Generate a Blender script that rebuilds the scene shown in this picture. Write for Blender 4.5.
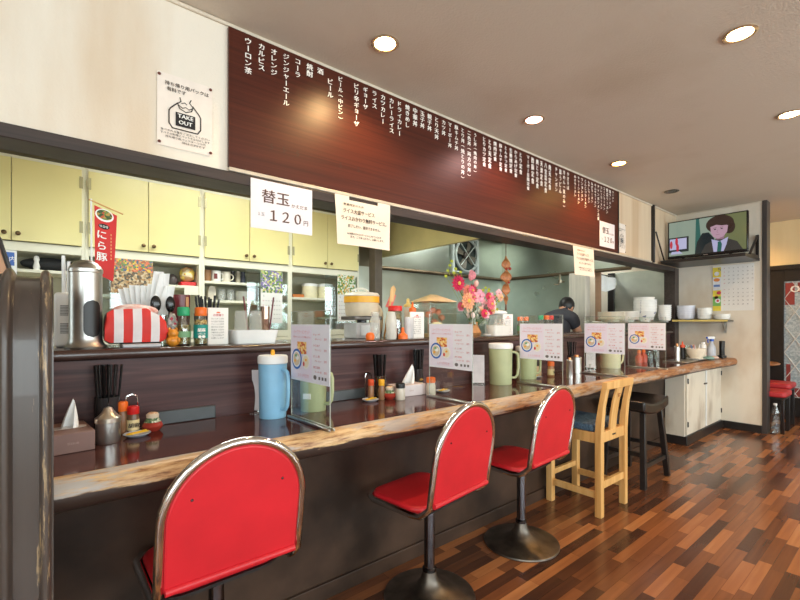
import bpy, bmesh, math, random
from mathutils import Vector, Matrix
random.seed(7)
for o in list(bpy.data.objects): bpy.data.objects.remove(o)
SC = bpy.context.scene
COL = SC.collection
PI = math.pi

# ------------------------------------------------------------------ camera, world, lights, exposure
cam = bpy.data.cameras.new('camera'); cam_o = bpy.data.objects.new('camera', cam); COL.objects.link(cam_o)
cam.sensor_width = 36.0; cam.lens = 36.0*430/800
cam.shift_y = 22/800.0
cam.clip_start = 0.02
ALPHA = math.atan2(525, 430)
cam_o.location = (0, 0, 1.2)
cam_o.rotation_euler = (PI/2, 0, ALPHA-PI/2)
SC.camera = cam_o

w = bpy.data.worlds.new('daylight'); SC.world = w; w.use_nodes = True
wn = w.node_tree.nodes; wl = w.node_tree.links
sky = wn.new('ShaderNodeTexSky'); sky.sky_type = 'HOSEK_WILKIE'; sky.turbidity = 6; sky.sun_direction = (0.3, 0.4, 0.85)
wl.new(sky.outputs[0], wn['Background'].inputs[0]); wn['Background'].inputs[1].default_value = 0.5

def area(name, loc, rot, sx, sy, power, col):
    l = bpy.data.lights.new(name, 'AREA'); l.shape = 'RECTANGLE'; l.size = sx; l.size_y = sy
    l.energy = power; l.color = col
    o = bpy.data.objects.new(name, l); o.location = loc; o.rotation_euler = rot; COL.objects.link(o); return o
# daylight entering through the street windows behind the guests' seats and the shop front at the left
for k, x in enumerate((-0.35, 1.75, 3.85, 5.95)):
    area('window_daylight', (x, -3.12, 1.42), (PI/2, 0, 0), 1.7, 1.5, 92, (0.95, 0.97, 1.0))
area('shopfront_daylight', (-1.98, -1.3, 1.35), (PI/2, 0, -PI/2), 2.2, 2.0, 92, (0.97, 0.98, 1.0))
area('kitchen_window_daylight', (-1.98, 2.75, 1.6), (PI/2, 0, -PI/2), 1.1, 1.2, 16, (0.97, 1.0, 1.0))
SC.view_settings.view_transform = 'Standard'; SC.view_settings.look = 'None'
SC.view_settings.exposure = 0.10; SC.view_settings.gamma = 1.0; SC.view_settings.use_curve_mapping = False

# ------------------------------------------------------------------ materials
def lin(c):
    if isinstance(c, str):
        c = c.lstrip('#'); c = [int(c[i:i+2], 16)/255 for i in (0, 2, 4)]
    else: c = [x/255 for x in c]
    return tuple((x/12.92 if x <= 0.04045 else ((x+0.055)/1.055)**2.4) for x in c)+(1.0,)
MATS = {}
def new_mat(name):
    m = bpy.data.materials.new(name); m.use_nodes = True; MATS[name] = m
    nt = m.node_tree; return m, nt.nodes, nt.links, nt.nodes['Principled BSDF']
def mat(name, col, rough=0.5, metal=0.0, var=0.06, scale=18.0, bump=0.0, coat=0.0, spec=0.5, stretch=(1, 1, 1), col2=None, bscale=None):
    if name in MATS: return MATS[name]
    m, n, l, b = new_mat(name)
    b.inputs['Roughness'].default_value = rough; b.inputs['Metallic'].default_value = metal
    b.inputs['Specular IOR Level'].default_value = spec
    b.inputs['Coat Weight'].default_value = coat; b.inputs['Coat Roughness'].default_value = 0.06
    c = lin(col)
    tc = n.new('ShaderNodeTexCoord'); mp = n.new('ShaderNodeMapping'); mp.inputs['Scale'].default_value = stretch
    l.new(tc.outputs['Object'], mp.inputs[0])
    nz = n.new('ShaderNodeTexNoise'); nz.inputs['Scale'].default_value = scale; nz.inputs['Detail'].default_value = 5
    l.new(mp.outputs[0], nz.inputs['Vector'])
    r = n.new('ShaderNodeValToRGB'); r.color_ramp.elements[0].position = 0.3; r.color_ramp.elements[1].position = 0.7
    lo = tuple(max(0, x*(1-var*2)) for x in c[:3])+(1,)
    hi = lin(col2) if col2 else tuple(min(1, x*(1+var)) for x in c[:3])+(1,)
    r.color_ramp.elements[0].color = lo; r.color_ramp.elements[1].color = hi
    l.new(nz.outputs['Fac'], r.inputs[0]); l.new(r.outputs[0], b.inputs['Base Color'])
    if bump:
        nb = n.new('ShaderNodeTexNoise'); nb.inputs['Scale'].default_value = bscale or scale*4; nb.inputs['Detail'].default_value = 4
        l.new(mp.outputs[0], nb.inputs['Vector'])
        bp = n.new('ShaderNodeBump'); bp.inputs['Strength'].default_value = bump; bp.inputs['Distance'].default_value = 0.004
        l.new(nb.outputs['Fac'], bp.inputs['Height']); l.new(bp.outputs[0], b.inputs['Normal'])
    return m
def emit(name, col, strength):
    if name in MATS: return MATS[name]
    m, n, l, b = new_mat(name)
    b.inputs['Base Color'].default_value = (0, 0, 0, 1); b.inputs['Roughness'].default_value = 0.15
    b.inputs['Emission Color'].default_value = lin(col); b.inputs['Emission Strength'].default_value = strength
    return m
def glass(name, tint=(245, 250, 248), refl=0.10, rough=0.03):
    m, n, l, b = new_mat(name); n.remove(b)
    t = n.new('ShaderNodeBsdfTransparent'); t.inputs[0].default_value = lin(tint)
    g = n.new('ShaderNodeBsdfGlossy'); g.inputs['Roughness'].default_value = rough; g.inputs[0].default_value = (1, 1, 1, 1)
    f = n.new('ShaderNodeLayerWeight'); f.inputs[0].default_value = 0.5
    pw = n.new('ShaderNodeMath'); pw.operation = 'POWER'; pw.inputs[1].default_value = 4.0; l.new(f.outputs['Facing'], pw.inputs[0])
    a = n.new('ShaderNodeMath'); a.operation = 'MULTIPLY_ADD'; a.inputs[1].default_value = 0.6; a.inputs[2].default_value = 0.03+refl*0.2; a.use_clamp = True
    x = n.new('ShaderNodeMixShader')
    l.new(pw.outputs[0], a.inputs[0]); l.new(a.outputs[0], x.inputs[0]); l.new(t.outputs[0], x.inputs[1]); l.new(g.outputs[0], x.inputs[2])
    l.new(x.outputs[0], n['Material Output'].inputs[0]); return m
def milky(name, col, alpha, rough=0.3):
    m = mat(name, col, rough); m.node_tree.nodes['Principled BSDF'].inputs['Alpha'].default_value = alpha; return m
def ramp(n, stops):
    r = n.new('ShaderNodeValToRGB'); e = r.color_ramp.elements
    while len(e) < len(stops): e.new(0.5)
    for k, (p, c) in enumerate(stops): e[k].position = p; e[k].color = lin(c)
    return r

def floor_mat():
    m, n, l, b = new_mat('floor_parquet')
    tc = n.new('ShaderNodeTexCoord'); sx = n.new('ShaderNodeSeparateXYZ'); l.new(tc.outputs['Object'], sx.inputs[0])
    def mth(op, a, bb=None):
        k = n.new('ShaderNodeMath'); k.operation = op
        for i, v in enumerate((a, bb)):
            if v is None: continue
            if isinstance(v, (int, float)): k.inputs[i].default_value = v
            else: l.new(v, k.inputs[i])
        return k.outputs[0]
    W, L = 0.053, 0.37
    y = mth('DIVIDE', sx.outputs['Y'], W); row = mth('FLOOR', y); fy = mth('FRACT', y)
    wn1 = n.new('ShaderNodeTexWhiteNoise'); wn1.noise_dimensions = '1D'; l.new(row, wn1.inputs['W'])
    x = mth('ADD', mth('DIVIDE', sx.outputs['X'], L), wn1.outputs['Value']); c_ = mth('FLOOR', x); fx = mth('FRACT', x)
    cb = n.new('ShaderNodeCombineXYZ'); l.new(c_, cb.inputs[0]); l.new(row, cb.inputs[1])
    wn2 = n.new('ShaderNodeTexWhiteNoise'); wn2.noise_dimensions = '2D'; l.new(cb.outputs[0], wn2.inputs['Vector'])
    mp = n.new('ShaderNodeMapping'); mp.inputs['Scale'].default_value = (2.5, 42, 1); l.new(tc.outputs['Object'], mp.inputs[0])
    ad = n.new('ShaderNodeVectorMath'); ad.operation = 'ADD'; l.new(mp.outputs[0], ad.inputs[0])
    sc = n.new('ShaderNodeVectorMath'); sc.operation = 'SCALE'; sc.inputs['Scale'].default_value = 9; l.new(cb.outputs[0], sc.inputs[0]); l.new(sc.outputs[0], ad.inputs[1])
    nz = n.new('ShaderNodeTexNoise'); nz.inputs['Scale'].default_value = 1; nz.inputs['Detail'].default_value = 6; l.new(ad.outputs[0], nz.inputs['Vector'])
    r = ramp(n, [(0.0, (60, 39, 31)), (0.28, (92, 56, 38)), (0.55, (130, 79, 48)), (0.8, (164, 102, 60)), (1.0, (200, 136, 84))])
    v = mth('ADD', mth('MULTIPLY', wn2.outputs['Value'], 0.82), mth('MULTIPLY', nz.outputs['Fac'], 0.30)); v = mth('SUBTRACT', v, 0.06)
    l.new(v, r.inputs[0])
    ey = mth('MULTIPLY', mth('MINIMUM', fy, mth('SUBTRACT', 1, fy)), W); ex = mth('MULTIPLY', mth('MINIMUM', fx, mth('SUBTRACT', 1, fx)), L)
    e = mth('LESS_THAN', mth('MINIMUM', ex, ey), 0.0009)
    mx = n.new('ShaderNodeMixRGB'); mx.blend_type = 'MULTIPLY'; mx.inputs[2].default_value = (0.35, 0.3, 0.28, 1); l.new(mth('MULTIPLY', e, 0.7), mx.inputs[0]); l.new(r.outputs[0], mx.inputs[1])
    l.new(mx.outputs[0], b.inputs['Base Color'])
    n2 = n.new('ShaderNodeTexNoise'); n2.inputs['Scale'].default_value = 2.2; n2.inputs['Detail'].default_value = 5; l.new(tc.outputs['Object'], n2.inputs['Vector'])
    rr = n.new('ShaderNodeMapRange'); rr.inputs[3].default_value = 0.12; rr.inputs[4].default_value = 0.30; l.new(n2.outputs['Fac'], rr.inputs[0]); l.new(rr.outputs[0], b.inputs['Roughness'])
    bp = n.new('ShaderNodeBump'); bp.inputs['Strength'].default_value = 0.06; bp.inputs['Distance'].default_value = 0.003; l.new(n2.outputs['Fac'], bp.inputs['Height']); l.new(bp.outputs[0], b.inputs['Normal'])
    return m
def wood_grain(name, c0, c1, c2, rough, stretch=(1.2, 30, 30), coat=0.0, bump=0.03):
    m, n, l, b = new_mat(name)
    tc = n.new('ShaderNodeTexCoord'); mp = n.new('ShaderNodeMapping'); mp.inputs['Scale'].default_value = stretch; l.new(tc.outputs['Object'], mp.inputs[0])
    nz = n.new('ShaderNodeTexNoise'); nz.inputs['Scale'].default_value = 1.6; nz.inputs['Detail'].default_value = 7; nz.inputs['Distortion'].default_value = 0.6; l.new(mp.outputs[0], nz.inputs['Vector'])
    r = ramp(n, [(0.3, c0), (0.5, c1), (0.72, c2)]); l.new(nz.outputs['Fac'], r.inputs[0]); l.new(r.outputs[0], b.inputs['Base Color'])
    b.inputs['Roughness'].default_value = rough; b.inputs['Coat Weight'].default_value = coat; b.inputs['Coat Roughness'].default_value = 0.08
    bp = n.new('ShaderNodeBump'); bp.inputs['Strength'].default_value = bump; bp.inputs['Distance'].default_value = 0.002; l.new(nz.outputs['Fac'], bp.inputs['Height']); l.new(bp.outputs[0], b.inputs['Normal'])
    return m
def plaster(name, c, stain, amount, rough=0.75, sx=(3, 3, 0.5), bscale=140, bump=0.25, pos=(0.48, 0.75)):
    m, n, l, b = new_mat(name)
    tc = n.new('ShaderNodeTexCoord'); mp = n.new('ShaderNodeMapping'); mp.inputs['Scale'].default_value = sx; l.new(tc.outputs['Object'], mp.inputs[0])
    nz = n.new('ShaderNodeTexNoise'); nz.inputs['Scale'].default_value = 1.5; nz.inputs['Detail'].default_value = 8; l.new(mp.outputs[0], nz.inputs['Vector'])
    r = n.new('ShaderNodeValToRGB'); r.color_ramp.elements[0].position = pos[0]; r.color_ramp.elements[1].position = pos[1]
    r.color_ramp.elements[0].color = (0, 0, 0, 1); r.color_ramp.elements[1].color = (amount,)*3+(1,); l.new(nz.outputs['Fac'], r.inputs[0])
    mx = n.new('ShaderNodeMixRGB'); mx.inputs[1].default_value = lin(c); mx.inputs[2].default_value = lin(stain); l.new(r.outputs[0], mx.inputs[0]); l.new(mx.outputs[0], b.inputs['Base Color'])
    b.inputs['Roughness'].default_value = rough
    nb = n.new('ShaderNodeTexNoise'); nb.inputs['Scale'].default_value = bscale; nb.inputs['Detail'].default_value = 3; l.new(tc.outputs['Object'], nb.inputs['Vector'])
    bp = n.new('ShaderNodeBump'); bp.inputs['Strength'].default_value = bump; bp.inputs['Distance'].default_value = 0.004; l.new(nb.outputs['Fac'], bp.inputs['Height']); l.new(bp.outputs[0], b.inputs['Normal'])
    return m
def nosing_mat():
    m, n, l, b = new_mat('worn_edge_wood')
    tc = n.new('ShaderNodeTexCoord'); sp = n.new('ShaderNodeSeparateXYZ'); l.new(tc.outputs['Object'], sp.inputs[0])
    mp = n.new('ShaderNodeMapping'); mp.inputs['Scale'].default_value = (5, 30, 46); l.new(tc.outputs['Object'], mp.inputs[0])
    nz = n.new('ShaderNodeTexNoise'); nz.inputs['Scale'].default_value = 1.8; nz.inputs['Detail'].default_value = 10; nz.inputs['Roughness'].default_value = 0.7; l.new(mp.outputs[0], nz.inputs['Vector'])
    wood = ramp(n, [(0.30, (70, 46, 34)), (0.38, (150, 104, 68)), (0.47, (198, 156, 108)), (0.6, (224, 190, 142)), (0.75, (206, 164, 114))]); l.new(nz.outputs['Fac'], wood.inputs[0])
    n2 = n.new('ShaderNodeTexNoise'); n2.inputs['Scale'].default_value = 3.0; n2.inputs['Detail'].default_value = 9; n2.inputs['Roughness'].default_value = 0.65
    mp2 = n.new('ShaderNodeMapping'); mp2.inputs['Scale'].default_value = (1.0, 4, 7); mp2.inputs['Location'].default_value = (3.7, 0, 1); l.new(tc.outputs['Object'], mp2.inputs[0]); l.new(mp2.outputs[0], n2.inputs['Vector'])
    def mr(src, a, bb, c=0, d=1):
        k = n.new('ShaderNodeMapRange'); k.inputs[1].default_value = a; k.inputs[2].default_value = bb; k.inputs[3].default_value = c; k.inputs[4].default_value = d; l.new(src, k.inputs[0]); return k.outputs[0]
    def mth(op, a, bb):
        k = n.new('ShaderNodeMath'); k.operation = op; k.use_clamp = op == 'MULTIPLY'
        for i, v in enumerate((a, bb)):
            if isinstance(v, (int, float)): k.inputs[i].default_value = v
            else: l.new(v, k.inputs[i])
        return k.outputs[0]
    g = mr(n2.outputs['Fac'], 0.50, 0.56)                       # grey primer patches
    g = mth('MULTIPLY', g, mr(sp.outputs['X'], 0.1, 2.2, 1.0, 0.55))
    mx = n.new('ShaderNodeMixRGB'); mx.inputs[2].default_value = lin((186, 178, 170)); mb_ = n.new('ShaderNodeMixRGB'); mb_.blend_type = 'MULTIPLY'; mb_.inputs[2].default_value = lin((196, 160, 140)); l.new(mr(sp.outputs['X'], 1.6, 4.2, 0.0, 0.95), mb_.inputs[0]); l.new(wood.outputs[0], mb_.inputs[1])
    l.new(mb_.outputs[0], mx.inputs[1]); l.new(g, mx.inputs[0])
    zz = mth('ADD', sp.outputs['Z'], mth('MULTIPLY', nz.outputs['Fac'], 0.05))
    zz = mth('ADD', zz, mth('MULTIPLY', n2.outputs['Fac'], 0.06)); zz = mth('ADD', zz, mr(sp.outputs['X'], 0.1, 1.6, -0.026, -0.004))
    d = mr(zz, 0.772, 0.780, 1, 0)                              # dark brown over the lower half, ragged upper border
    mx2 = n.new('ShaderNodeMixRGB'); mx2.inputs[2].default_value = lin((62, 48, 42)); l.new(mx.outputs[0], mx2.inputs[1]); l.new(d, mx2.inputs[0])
    l.new(mx2.outputs[0], b.inputs['Base Color']); b.inputs['Roughness'].default_value = 0.42
    bp = n.new('ShaderNodeBump'); bp.inputs['Strength'].default_value = 0.25; bp.inputs['Distance'].default_value = 0.003; l.new(nz.outputs['Fac'], bp.inputs['Height']); l.new(bp.outputs[0], b.inputs['Normal'])
    return m
def worn_paint():
    m, n, l, b = new_mat('worn_brown_paint')
    tc = n.new('ShaderNodeTexCoord'); mp = n.new('ShaderNodeMapping'); mp.inputs['Scale'].default_value = (60, 8, 5); l.new(tc.outputs['Object'], mp.inputs[0])
    nz = n.new('ShaderNodeTexNoise'); nz.inputs['Scale'].default_value = 1.3; nz.inputs['Detail'].default_value = 9; nz.inputs['Roughness'].default_value = 0.7; l.new(mp.outputs[0], nz.inputs['Vector'])
    r = ramp(n, [(0.0, (66, 57, 52)), (0.60, (74, 63, 57)), (0.64, (150, 128, 100)), (0.72, (190, 152, 104))]); sp = n.new('ShaderNodeSeparateXYZ'); l.new(tc.outputs['Object'], sp.inputs[0])
    k = n.new('ShaderNodeMapRange'); k.inputs[1].default_value = -.035; k.inputs[2].default_value = -.008; k.inputs[3].default_value = -.10; k.inputs[4].default_value = .075; l.new(sp.outputs['X'], k.inputs[0])
    ad = n.new('ShaderNodeMath'); l.new(nz.outputs['Fac'], ad.inputs[0]); l.new(k.outputs[0], ad.inputs[1])
    l.new(ad.outputs[0], r.inputs[0]); l.new(r.outputs[0], b.inputs['Base Color'])
    b.inputs['Roughness'].default_value = 0.34; b.inputs['Coat Weight'].default_value = 0.15
    return m
def blotch(name, cols, scale=30, rough=0.6, kind='v'):
    m, n, l, b = new_mat(name)
    tc = n.new('ShaderNodeTexCoord'); v = n.new('ShaderNodeTexVoronoi'); v.inputs['Scale'].default_value = scale; l.new(tc.outputs['Object'], v.inputs['Vector'])
    sp = n.new('ShaderNodeSeparateColor'); l.new(v.outputs['Color'], sp.inputs[0])
    r = ramp(n, [(i/len(cols), c) for i, c in enumerate(cols)]); r.color_ramp.interpolation = 'CONSTANT'
    l.new(sp.outputs[0], r.inputs[0]); l.new(r.outputs[0], b.inputs['Base Color']); b.inputs['Roughness'].default_value = rough
    return m
def brushed(name, col, rough=0.3, stretch=(2, 2, 60), bump=0.0):
    m, n, l, b = new_mat(name); b.inputs['Metallic'].default_value = 1.0
    tc = n.new('ShaderNodeTexCoord'); mp = n.new('ShaderNodeMapping'); mp.inputs['Scale'].default_value = stretch; l.new(tc.outputs['Object'], mp.inputs[0])
    nz = n.new('ShaderNodeTexNoise'); nz.inputs['Scale'].default_value = 1.2; nz.inputs['Detail'].default_value = 6; l.new(mp.outputs[0], nz.inputs['Vector'])
    r = ramp(n, [(0.3, tuple(int(x*0.84) for x in col)), (0.7, col)]); l.new(nz.outputs['Fac'], r.inputs[0]); l.new(r.outputs[0], b.inputs['Base Color'])
    k = n.new('ShaderNodeMapRange'); k.inputs[3].default_value = rough*0.7; k.inputs[4].default_value = rough*1.4; l.new(nz.outputs['Fac'], k.inputs[0]); l.new(k.outputs[0], b.inputs['Roughness'])
    n2 = n.new('ShaderNodeTexNoise'); n2.inputs['Scale'].default_value = 3; l.new(tc.outputs['Object'], n2.inputs['Vector'])
    bp = n.new('ShaderNodeBump'); bp.inputs['Strength'].default_value = bump; bp.inputs['Distance'].default_value = 0.02; l.new(n2.outputs['Fac'], bp.inputs['Height']); l.new(bp.outputs[0], b.inputs['Normal'])
    return m

FLOOR = floor_mat()
CEIL = plaster('ceiling_paper', (214, 202, 186), (190, 172, 150), 0.5, 0.9, (1, 1, 1), 110, 0.5)
HEADER = plaster('header_paper', (238, 229, 214), (204, 168, 122), 0.45, 0.8, (3.0, 3, 0.45), 150, 0.35, (0.46, 0.72))
HEADER2 = plaster('header_paper_tan', (226, 204, 174), (186, 146, 104), 0.55, 0.8, (3.6, 3, 0.3), 150, 0.3, (0.42, 0.7))
WHITEW = plaster('stained_white', (234, 225, 209), (188, 158, 122), 0.65, 0.75, (1.6, 1.6, 0.9), 120, 0.2)
CABW = plaster('stained_cabinet_paint', (226, 216, 198), (140, 112, 84), 0.7, 0.5, (3, 3, 1.4), 120, 0.05, (0.50, 0.78))
OLIVE = mat('kitchen_wall_paint', (118, 108, 84), 0.6, var=0.08, scale=3)
DKWOOD = wood_grain('dark_wood_trim', (44, 35, 32), (58, 46, 42), (72, 58, 52), 0.4)
SPLASH = wood_grain('splash_laminate', (60, 38, 38), (82, 54, 53), (102, 70, 66), 0.34, (1.0, 18, 26)); MATS['splash_laminate'].node_tree.nodes['Principled BSDF'].inputs['Specular IOR Level'].default_value = 0.25
COUNTER = wood_grain('counter_laminate', (66, 38, 34), (82, 48, 43), (98, 60, 52), 0.10, (1.0, 14, 14), 0.0, 0.005)
FRONT = mat('front_panel_paint', (62, 47, 38), 0.45, var=0.25, scale=4, spec=0.25, col2=(82, 62, 50), bump=0.08)
BOARD = wood_grain('board_wood', (66, 27, 17), (76, 32, 20), (86, 37, 23), 0.38, (0.8, 26, 60), 0.0, 0.02); MATS['board_wood'].node_tree.nodes['Principled BSDF'].inputs['Specular IOR Level'].default_value = 0.36
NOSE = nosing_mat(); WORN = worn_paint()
CHROME = mat('chrome', (226, 224, 222), 0.10, 1.0, 0.05, 30)
STEEL = brushed('brushed_steel', (214, 212, 208), 0.33, (7, 7, 7))
STEEL2 = brushed('kitchen_steel', (198, 206, 196), 0.30, (1.2, 1.2, 1.6), 0.06)
PEWTER = mat('dull_base_metal', (112, 104, 96), 0.42, 1.0, 0.16, 14, col2=(136, 126, 116))
DKMETAL = mat('dark_metal', (84, 82, 84), 0.25, 1.0, 0.1, 20)
RED = mat('red_vinyl', (208, 34, 44), 0.42, var=0.08, scale=5, bump=0.05, bscale=300)
BLACK = mat('black_plastic', (30, 29, 30), 0.35)
BLKGLOSS = mat('black_gloss', (22, 22, 23), 0.18)
BLKWOOD = mat('black_wood', (38, 34, 33), 0.35, var=0.15, scale=20)
LTWOOD = wood_grain('light_wood', (206, 150, 84), (224, 172, 104), (236, 190, 126), 0.4, (14, 14, 1.0))
BLUEFAB = mat('blue_cushion', (52, 82, 112), 0.7, var=0.3, scale=90, col2=(92, 122, 148))
YDOOR = mat('yellow_door', (238, 226, 160), 0.34, var=0.03, scale=2)
CREAM = mat('cream_paint', (236, 233, 212), 0.45, var=0.03, scale=4)
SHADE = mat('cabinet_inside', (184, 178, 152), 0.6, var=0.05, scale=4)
HOODY = mat('hood_cream', (214, 200, 140), 0.35, var=0.08, scale=3)
WHITE = mat('white_plastic', (240, 240, 238), 0.35, var=0.02)
PAPER = mat('white_paper', (244, 242, 238), 0.7, var=0.02, scale=8)
OLDPAPER = mat('cream_paper', (244, 230, 214), 0.75, var=0.04, scale=10)
LILAC = mat('lilac_print', (234, 226, 242), 0.6, var=0.02, scale=8)
INK = mat('black_ink', (34, 30, 30), 0.7); GREYINK = mat('grey_ink', (110, 104, 106), 0.7)
BRINK = mat('brown_ink', (96, 70, 62), 0.7); REDINK = mat('red_ink', (206, 96, 108), 0.7); PINKINK = mat('pink_ink', (226, 168, 180), 0.7)
WHINK = mat('white_paint', (255, 251, 244), 0.5, var=.01)
GLASS = glass('clear_glass', (234, 238, 234), 0.45); ACRY = glass('clear_acrylic', (247, 250, 248), 0.12); PANE = glass('window_pane', (240, 246, 246), 0.2)
PRESSED = milky('pressed_glass', (226, 228, 222), .30, .06)
PORC = mat('white_porcelain', (242, 241, 236), 0.18, var=0.02)
IVORY = mat('ivory_plastic', (226, 218, 180), 0.4, var=0.03)
GREENP = mat('green_plastic', (184, 190, 146), 0.42, var=0.03)
BLUEP = mat('blue_plastic', (140, 192, 224), 0.38, var=0.03)
ORANGE = mat('orange_plastic', (240, 112, 34), 0.4, var=0.03); GREEN = mat('green_cap', (40, 166, 112), 0.4, var=0.03)
REDP = mat('red_plastic', (214, 36, 34), 0.35, var=0.03); YELP = mat('yellow_plastic', (246, 178, 40), 0.4, var=0.03)
TEAL = mat('teal_label', (24, 150, 140), 0.5, var=0.03)
SEED = blotch('sesame', [(206, 172, 96), (96, 72, 40), (230, 206, 140), (150, 116, 58)], 260)
MAROON = mat('maroon_plastic', (112, 34, 40), 0.3); BROWNCARD = mat('brown_card', (140, 108, 100), 0.6, var=0.04)
GREYCARD = mat('pale_card', (226, 216, 216), 0.6, var=0.02)
TISSUE = mat('tissue', (250, 249, 247), 0.8, var=0.02)

# ------------------------------------------------------------------ mesh building
class MB:
    def __init__(s): s.v = []; s.f = []; s.m = []
    def add(s, vs, fs, mi=0, M=None):
        o = len(s.v)
        s.v += [tuple(M @ Vector(p)) if M is not None else tuple(p) for p in vs]
        s.f += [tuple(i+o for i in f) for f in fs]; s.m += [mi]*len(fs); return s
    def box(s, x0, x1, y0, y1, z0, z1, mi=0, M=None):
        return s.add([(x0,y0,z0),(x1,y0,z0),(x1,y1,z0),(x0,y1,z0),(x0,y0,z1),(x1,y0,z1),(x1,y1,z1),(x0,y1,z1)],
                     [(0,3,2,1),(4,5,6,7),(0,1,5,4),(1,2,6,5),(2,3,7,6),(3,0,4,7)], mi, M)
    def lathe(s, prof, c=(0,0,0), seg=28, mi=0, M=None, sx=1, sy=1):
        vs = []; fs = []; n = len(prof)
        for k in range(seg):
            a = 2*PI*k/seg
            for r, z in prof: vs.append((c[0]+r*math.cos(a)*sx, c[1]+r*math.sin(a)*sy, c[2]+z))
        for k in range(seg):
            k2 = (k+1) % seg
            for i in range(n-1): fs.append((k*n+i, k2*n+i, k2*n+i+1, k*n+i+1))
        if prof[0][0] > 1e-6: fs.append(tuple(k*n for k in range(seg))[::-1])
        if prof[-1][0] > 1e-6: fs.append(tuple(k*n+n-1 for k in range(seg)))
        return s.add(vs, fs, mi, M)
    def tube(s, pts, r, seg=10, mi=0, closed=False, M=None, cap=True):
        P = [Vector(p) for p in pts]; n = len(P); vs = []; fs = []
        rr = r if isinstance(r, (list, tuple)) else [r]*n
        T = []
        for i in range(n):
            a = P[i-1] if (i > 0 or closed) else P[i]; b = P[(i+1) % n] if (i < n-1 or closed) else P[i]
            T.append((b-a).normalized())
        N = T[0].orthogonal().normalized()
        for i in range(n):
            N = (N - T[i]*N.dot(T[i])).normalized(); B = T[i].cross(N)
            for k in range(seg):
                a = 2*PI*k/seg; vs.append(P[i]+(N*math.cos(a)+B*math.sin(a))*rr[i])
        for i in range(n if closed else n-1):
            j = (i+1) % n
            for k in range(seg):
                k2 = (k+1) % seg; fs.append((i*seg+k, i*seg+k2, j*seg+k2, j*seg+k))
        if cap and not closed:
            fs.append(tuple(range(seg))[::-1]); fs.append(tuple((n-1)*seg+k for k in range(seg)))
        return s.add(vs, fs, mi, M)
    def prism(s, outline, h0, h1, mi=0, M=None):            # outline in xy, extruded in z
        n = len(outline)
        vs = [(x, y, h0) for x, y in outline]+[(x, y, h1) for x, y in outline]
        fs = [tuple(range(n))[::-1], tuple(range(n, 2*n))]+[(i, (i+1) % n, n+(i+1) % n, n+i) for i in range(n)]
        return s.add(vs, fs, mi, M)
    def ball(s, c, rx, ry=None, rz=None, seg=18, rings=12, mi=0, M=None, amp=0, seed=0):
        ry = ry or rx; rz = rz or rx; rnd = random.Random(seed); vs = [(c[0], c[1], c[2]-rz)]; fs = []
        for i in range(1, rings):
            t = PI*i/rings
            for k in range(seg):
                a = 2*PI*k/seg; q = 1+amp*(rnd.random()-0.5)*2
                vs.append((c[0]+rx*math.sin(t)*math.cos(a)*q, c[1]+ry*math.sin(t)*math.sin(a)*q, c[2]-rz*math.cos(t)*q))
        vs.append((c[0], c[1], c[2]+rz)); L = len(vs)-1
        for k in range(seg):
            k2 = (k+1) % seg
            fs.append((0, 1+k2, 1+k)); fs.append((L, 1+(rings-2)*seg+k, 1+(rings-2)*seg+k2))
            for i in range(rings-2): fs.append((1+i*seg+k, 1+i*seg+k2, 1+(i+1)*seg+k2, 1+(i+1)*seg+k))
        return s.add(vs, fs, mi, M)
    def quad(s, p, mi=0): return s.add(p, [(0, 1, 2, 3)], mi)
    def sheet(s, fn, nu, nv, mi=0, th=0.0006):               # fn(u,v)->point; thin sheet with real thickness
        g = [[Vector(fn(i/nu, j/nv)) for j in range(nv+1)] for i in range(nu+1)]
        nrm = (g[nu][0]-g[0][0]).cross(g[0][nv]-g[0][0]).normalized()*th
        A = [g[i][j]+nrm for i in range(nu+1) for j in range(nv+1)]; Bv = [g[i][j]-nrm for i in range(nu+1) for j in range(nv+1)]
        w_ = nv+1; n = len(A); fs = []
        for i in range(nu):
            for j in range(nv):
                q = (i*w_+j, (i+1)*w_+j, (i+1)*w_+j+1, i*w_+j+1); fs.append(q); fs.append(tuple(n+x for x in q[::-1]))
        for i in range(nu):
            fs.append((i*w_, n+i*w_, n+(i+1)*w_, (i+1)*w_)); fs.append((i*w_+nv, (i+1)*w_+nv, n+(i+1)*w_+nv, n+i*w_+nv))
        for j in range(nv):
            fs.append((j, j+1, n+j+1, n+j)); fs.append((nu*w_+j, n+nu*w_+j, n+nu*w_+j+1, nu*w_+j+1))
        return s.add(A+Bv, fs, mi)
    def build(s, name, mats, parent=None, loc=(0,0,0), bev=0, smooth=True, seg=2, sub=0, ang=38):
        me = bpy.data.meshes.new(name); me.from_pydata(s.v, [], s.f)
        for m in (mats if isinstance(mats, (list, tuple)) else [mats]): me.materials.append(m)
        me.polygons.foreach_set('material_index', s.m); me.update()
        b = bmesh.new(); b.from_mesh(me); bmesh.ops.recalc_face_normals(b, faces=b.faces); b.to_mesh(me); b.free()
        if smooth:
            me.polygons.foreach_set('use_smooth', [True]*len(me.polygons)); me.set_sharp_from_angle(angle=math.radians(ang))
        o = bpy.data.objects.new(name, me); COL.objects.link(o); o.location = loc
        if parent: o.parent = parent
        if bev:
            bm_ = o.modifiers.new('bevel', 'BEVEL'); bm_.width = bev; bm_.segments = seg; bm_.limit_method = 'ANGLE'; bm_.angle_limit = math.radians(40)
        if sub:
            sm = o.modifiers.new('sub', 'SUBSURF'); sm.levels = sub; sm.render_levels = sub
        return o
def tag(o, label, cat, group=None):
    o['label'] = label; o['category'] = cat
    if group: o['group'] = group
    return o
def thing(name, label, cat, loc=(0,0,0), rz=0, group=None):
    o = bpy.data.objects.new(name, None); COL.objects.link(o); o.empty_display_size = 0.05
    o.location = loc; o.rotation_euler = (0, 0, rz); return tag(o, label, cat, group)
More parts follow.
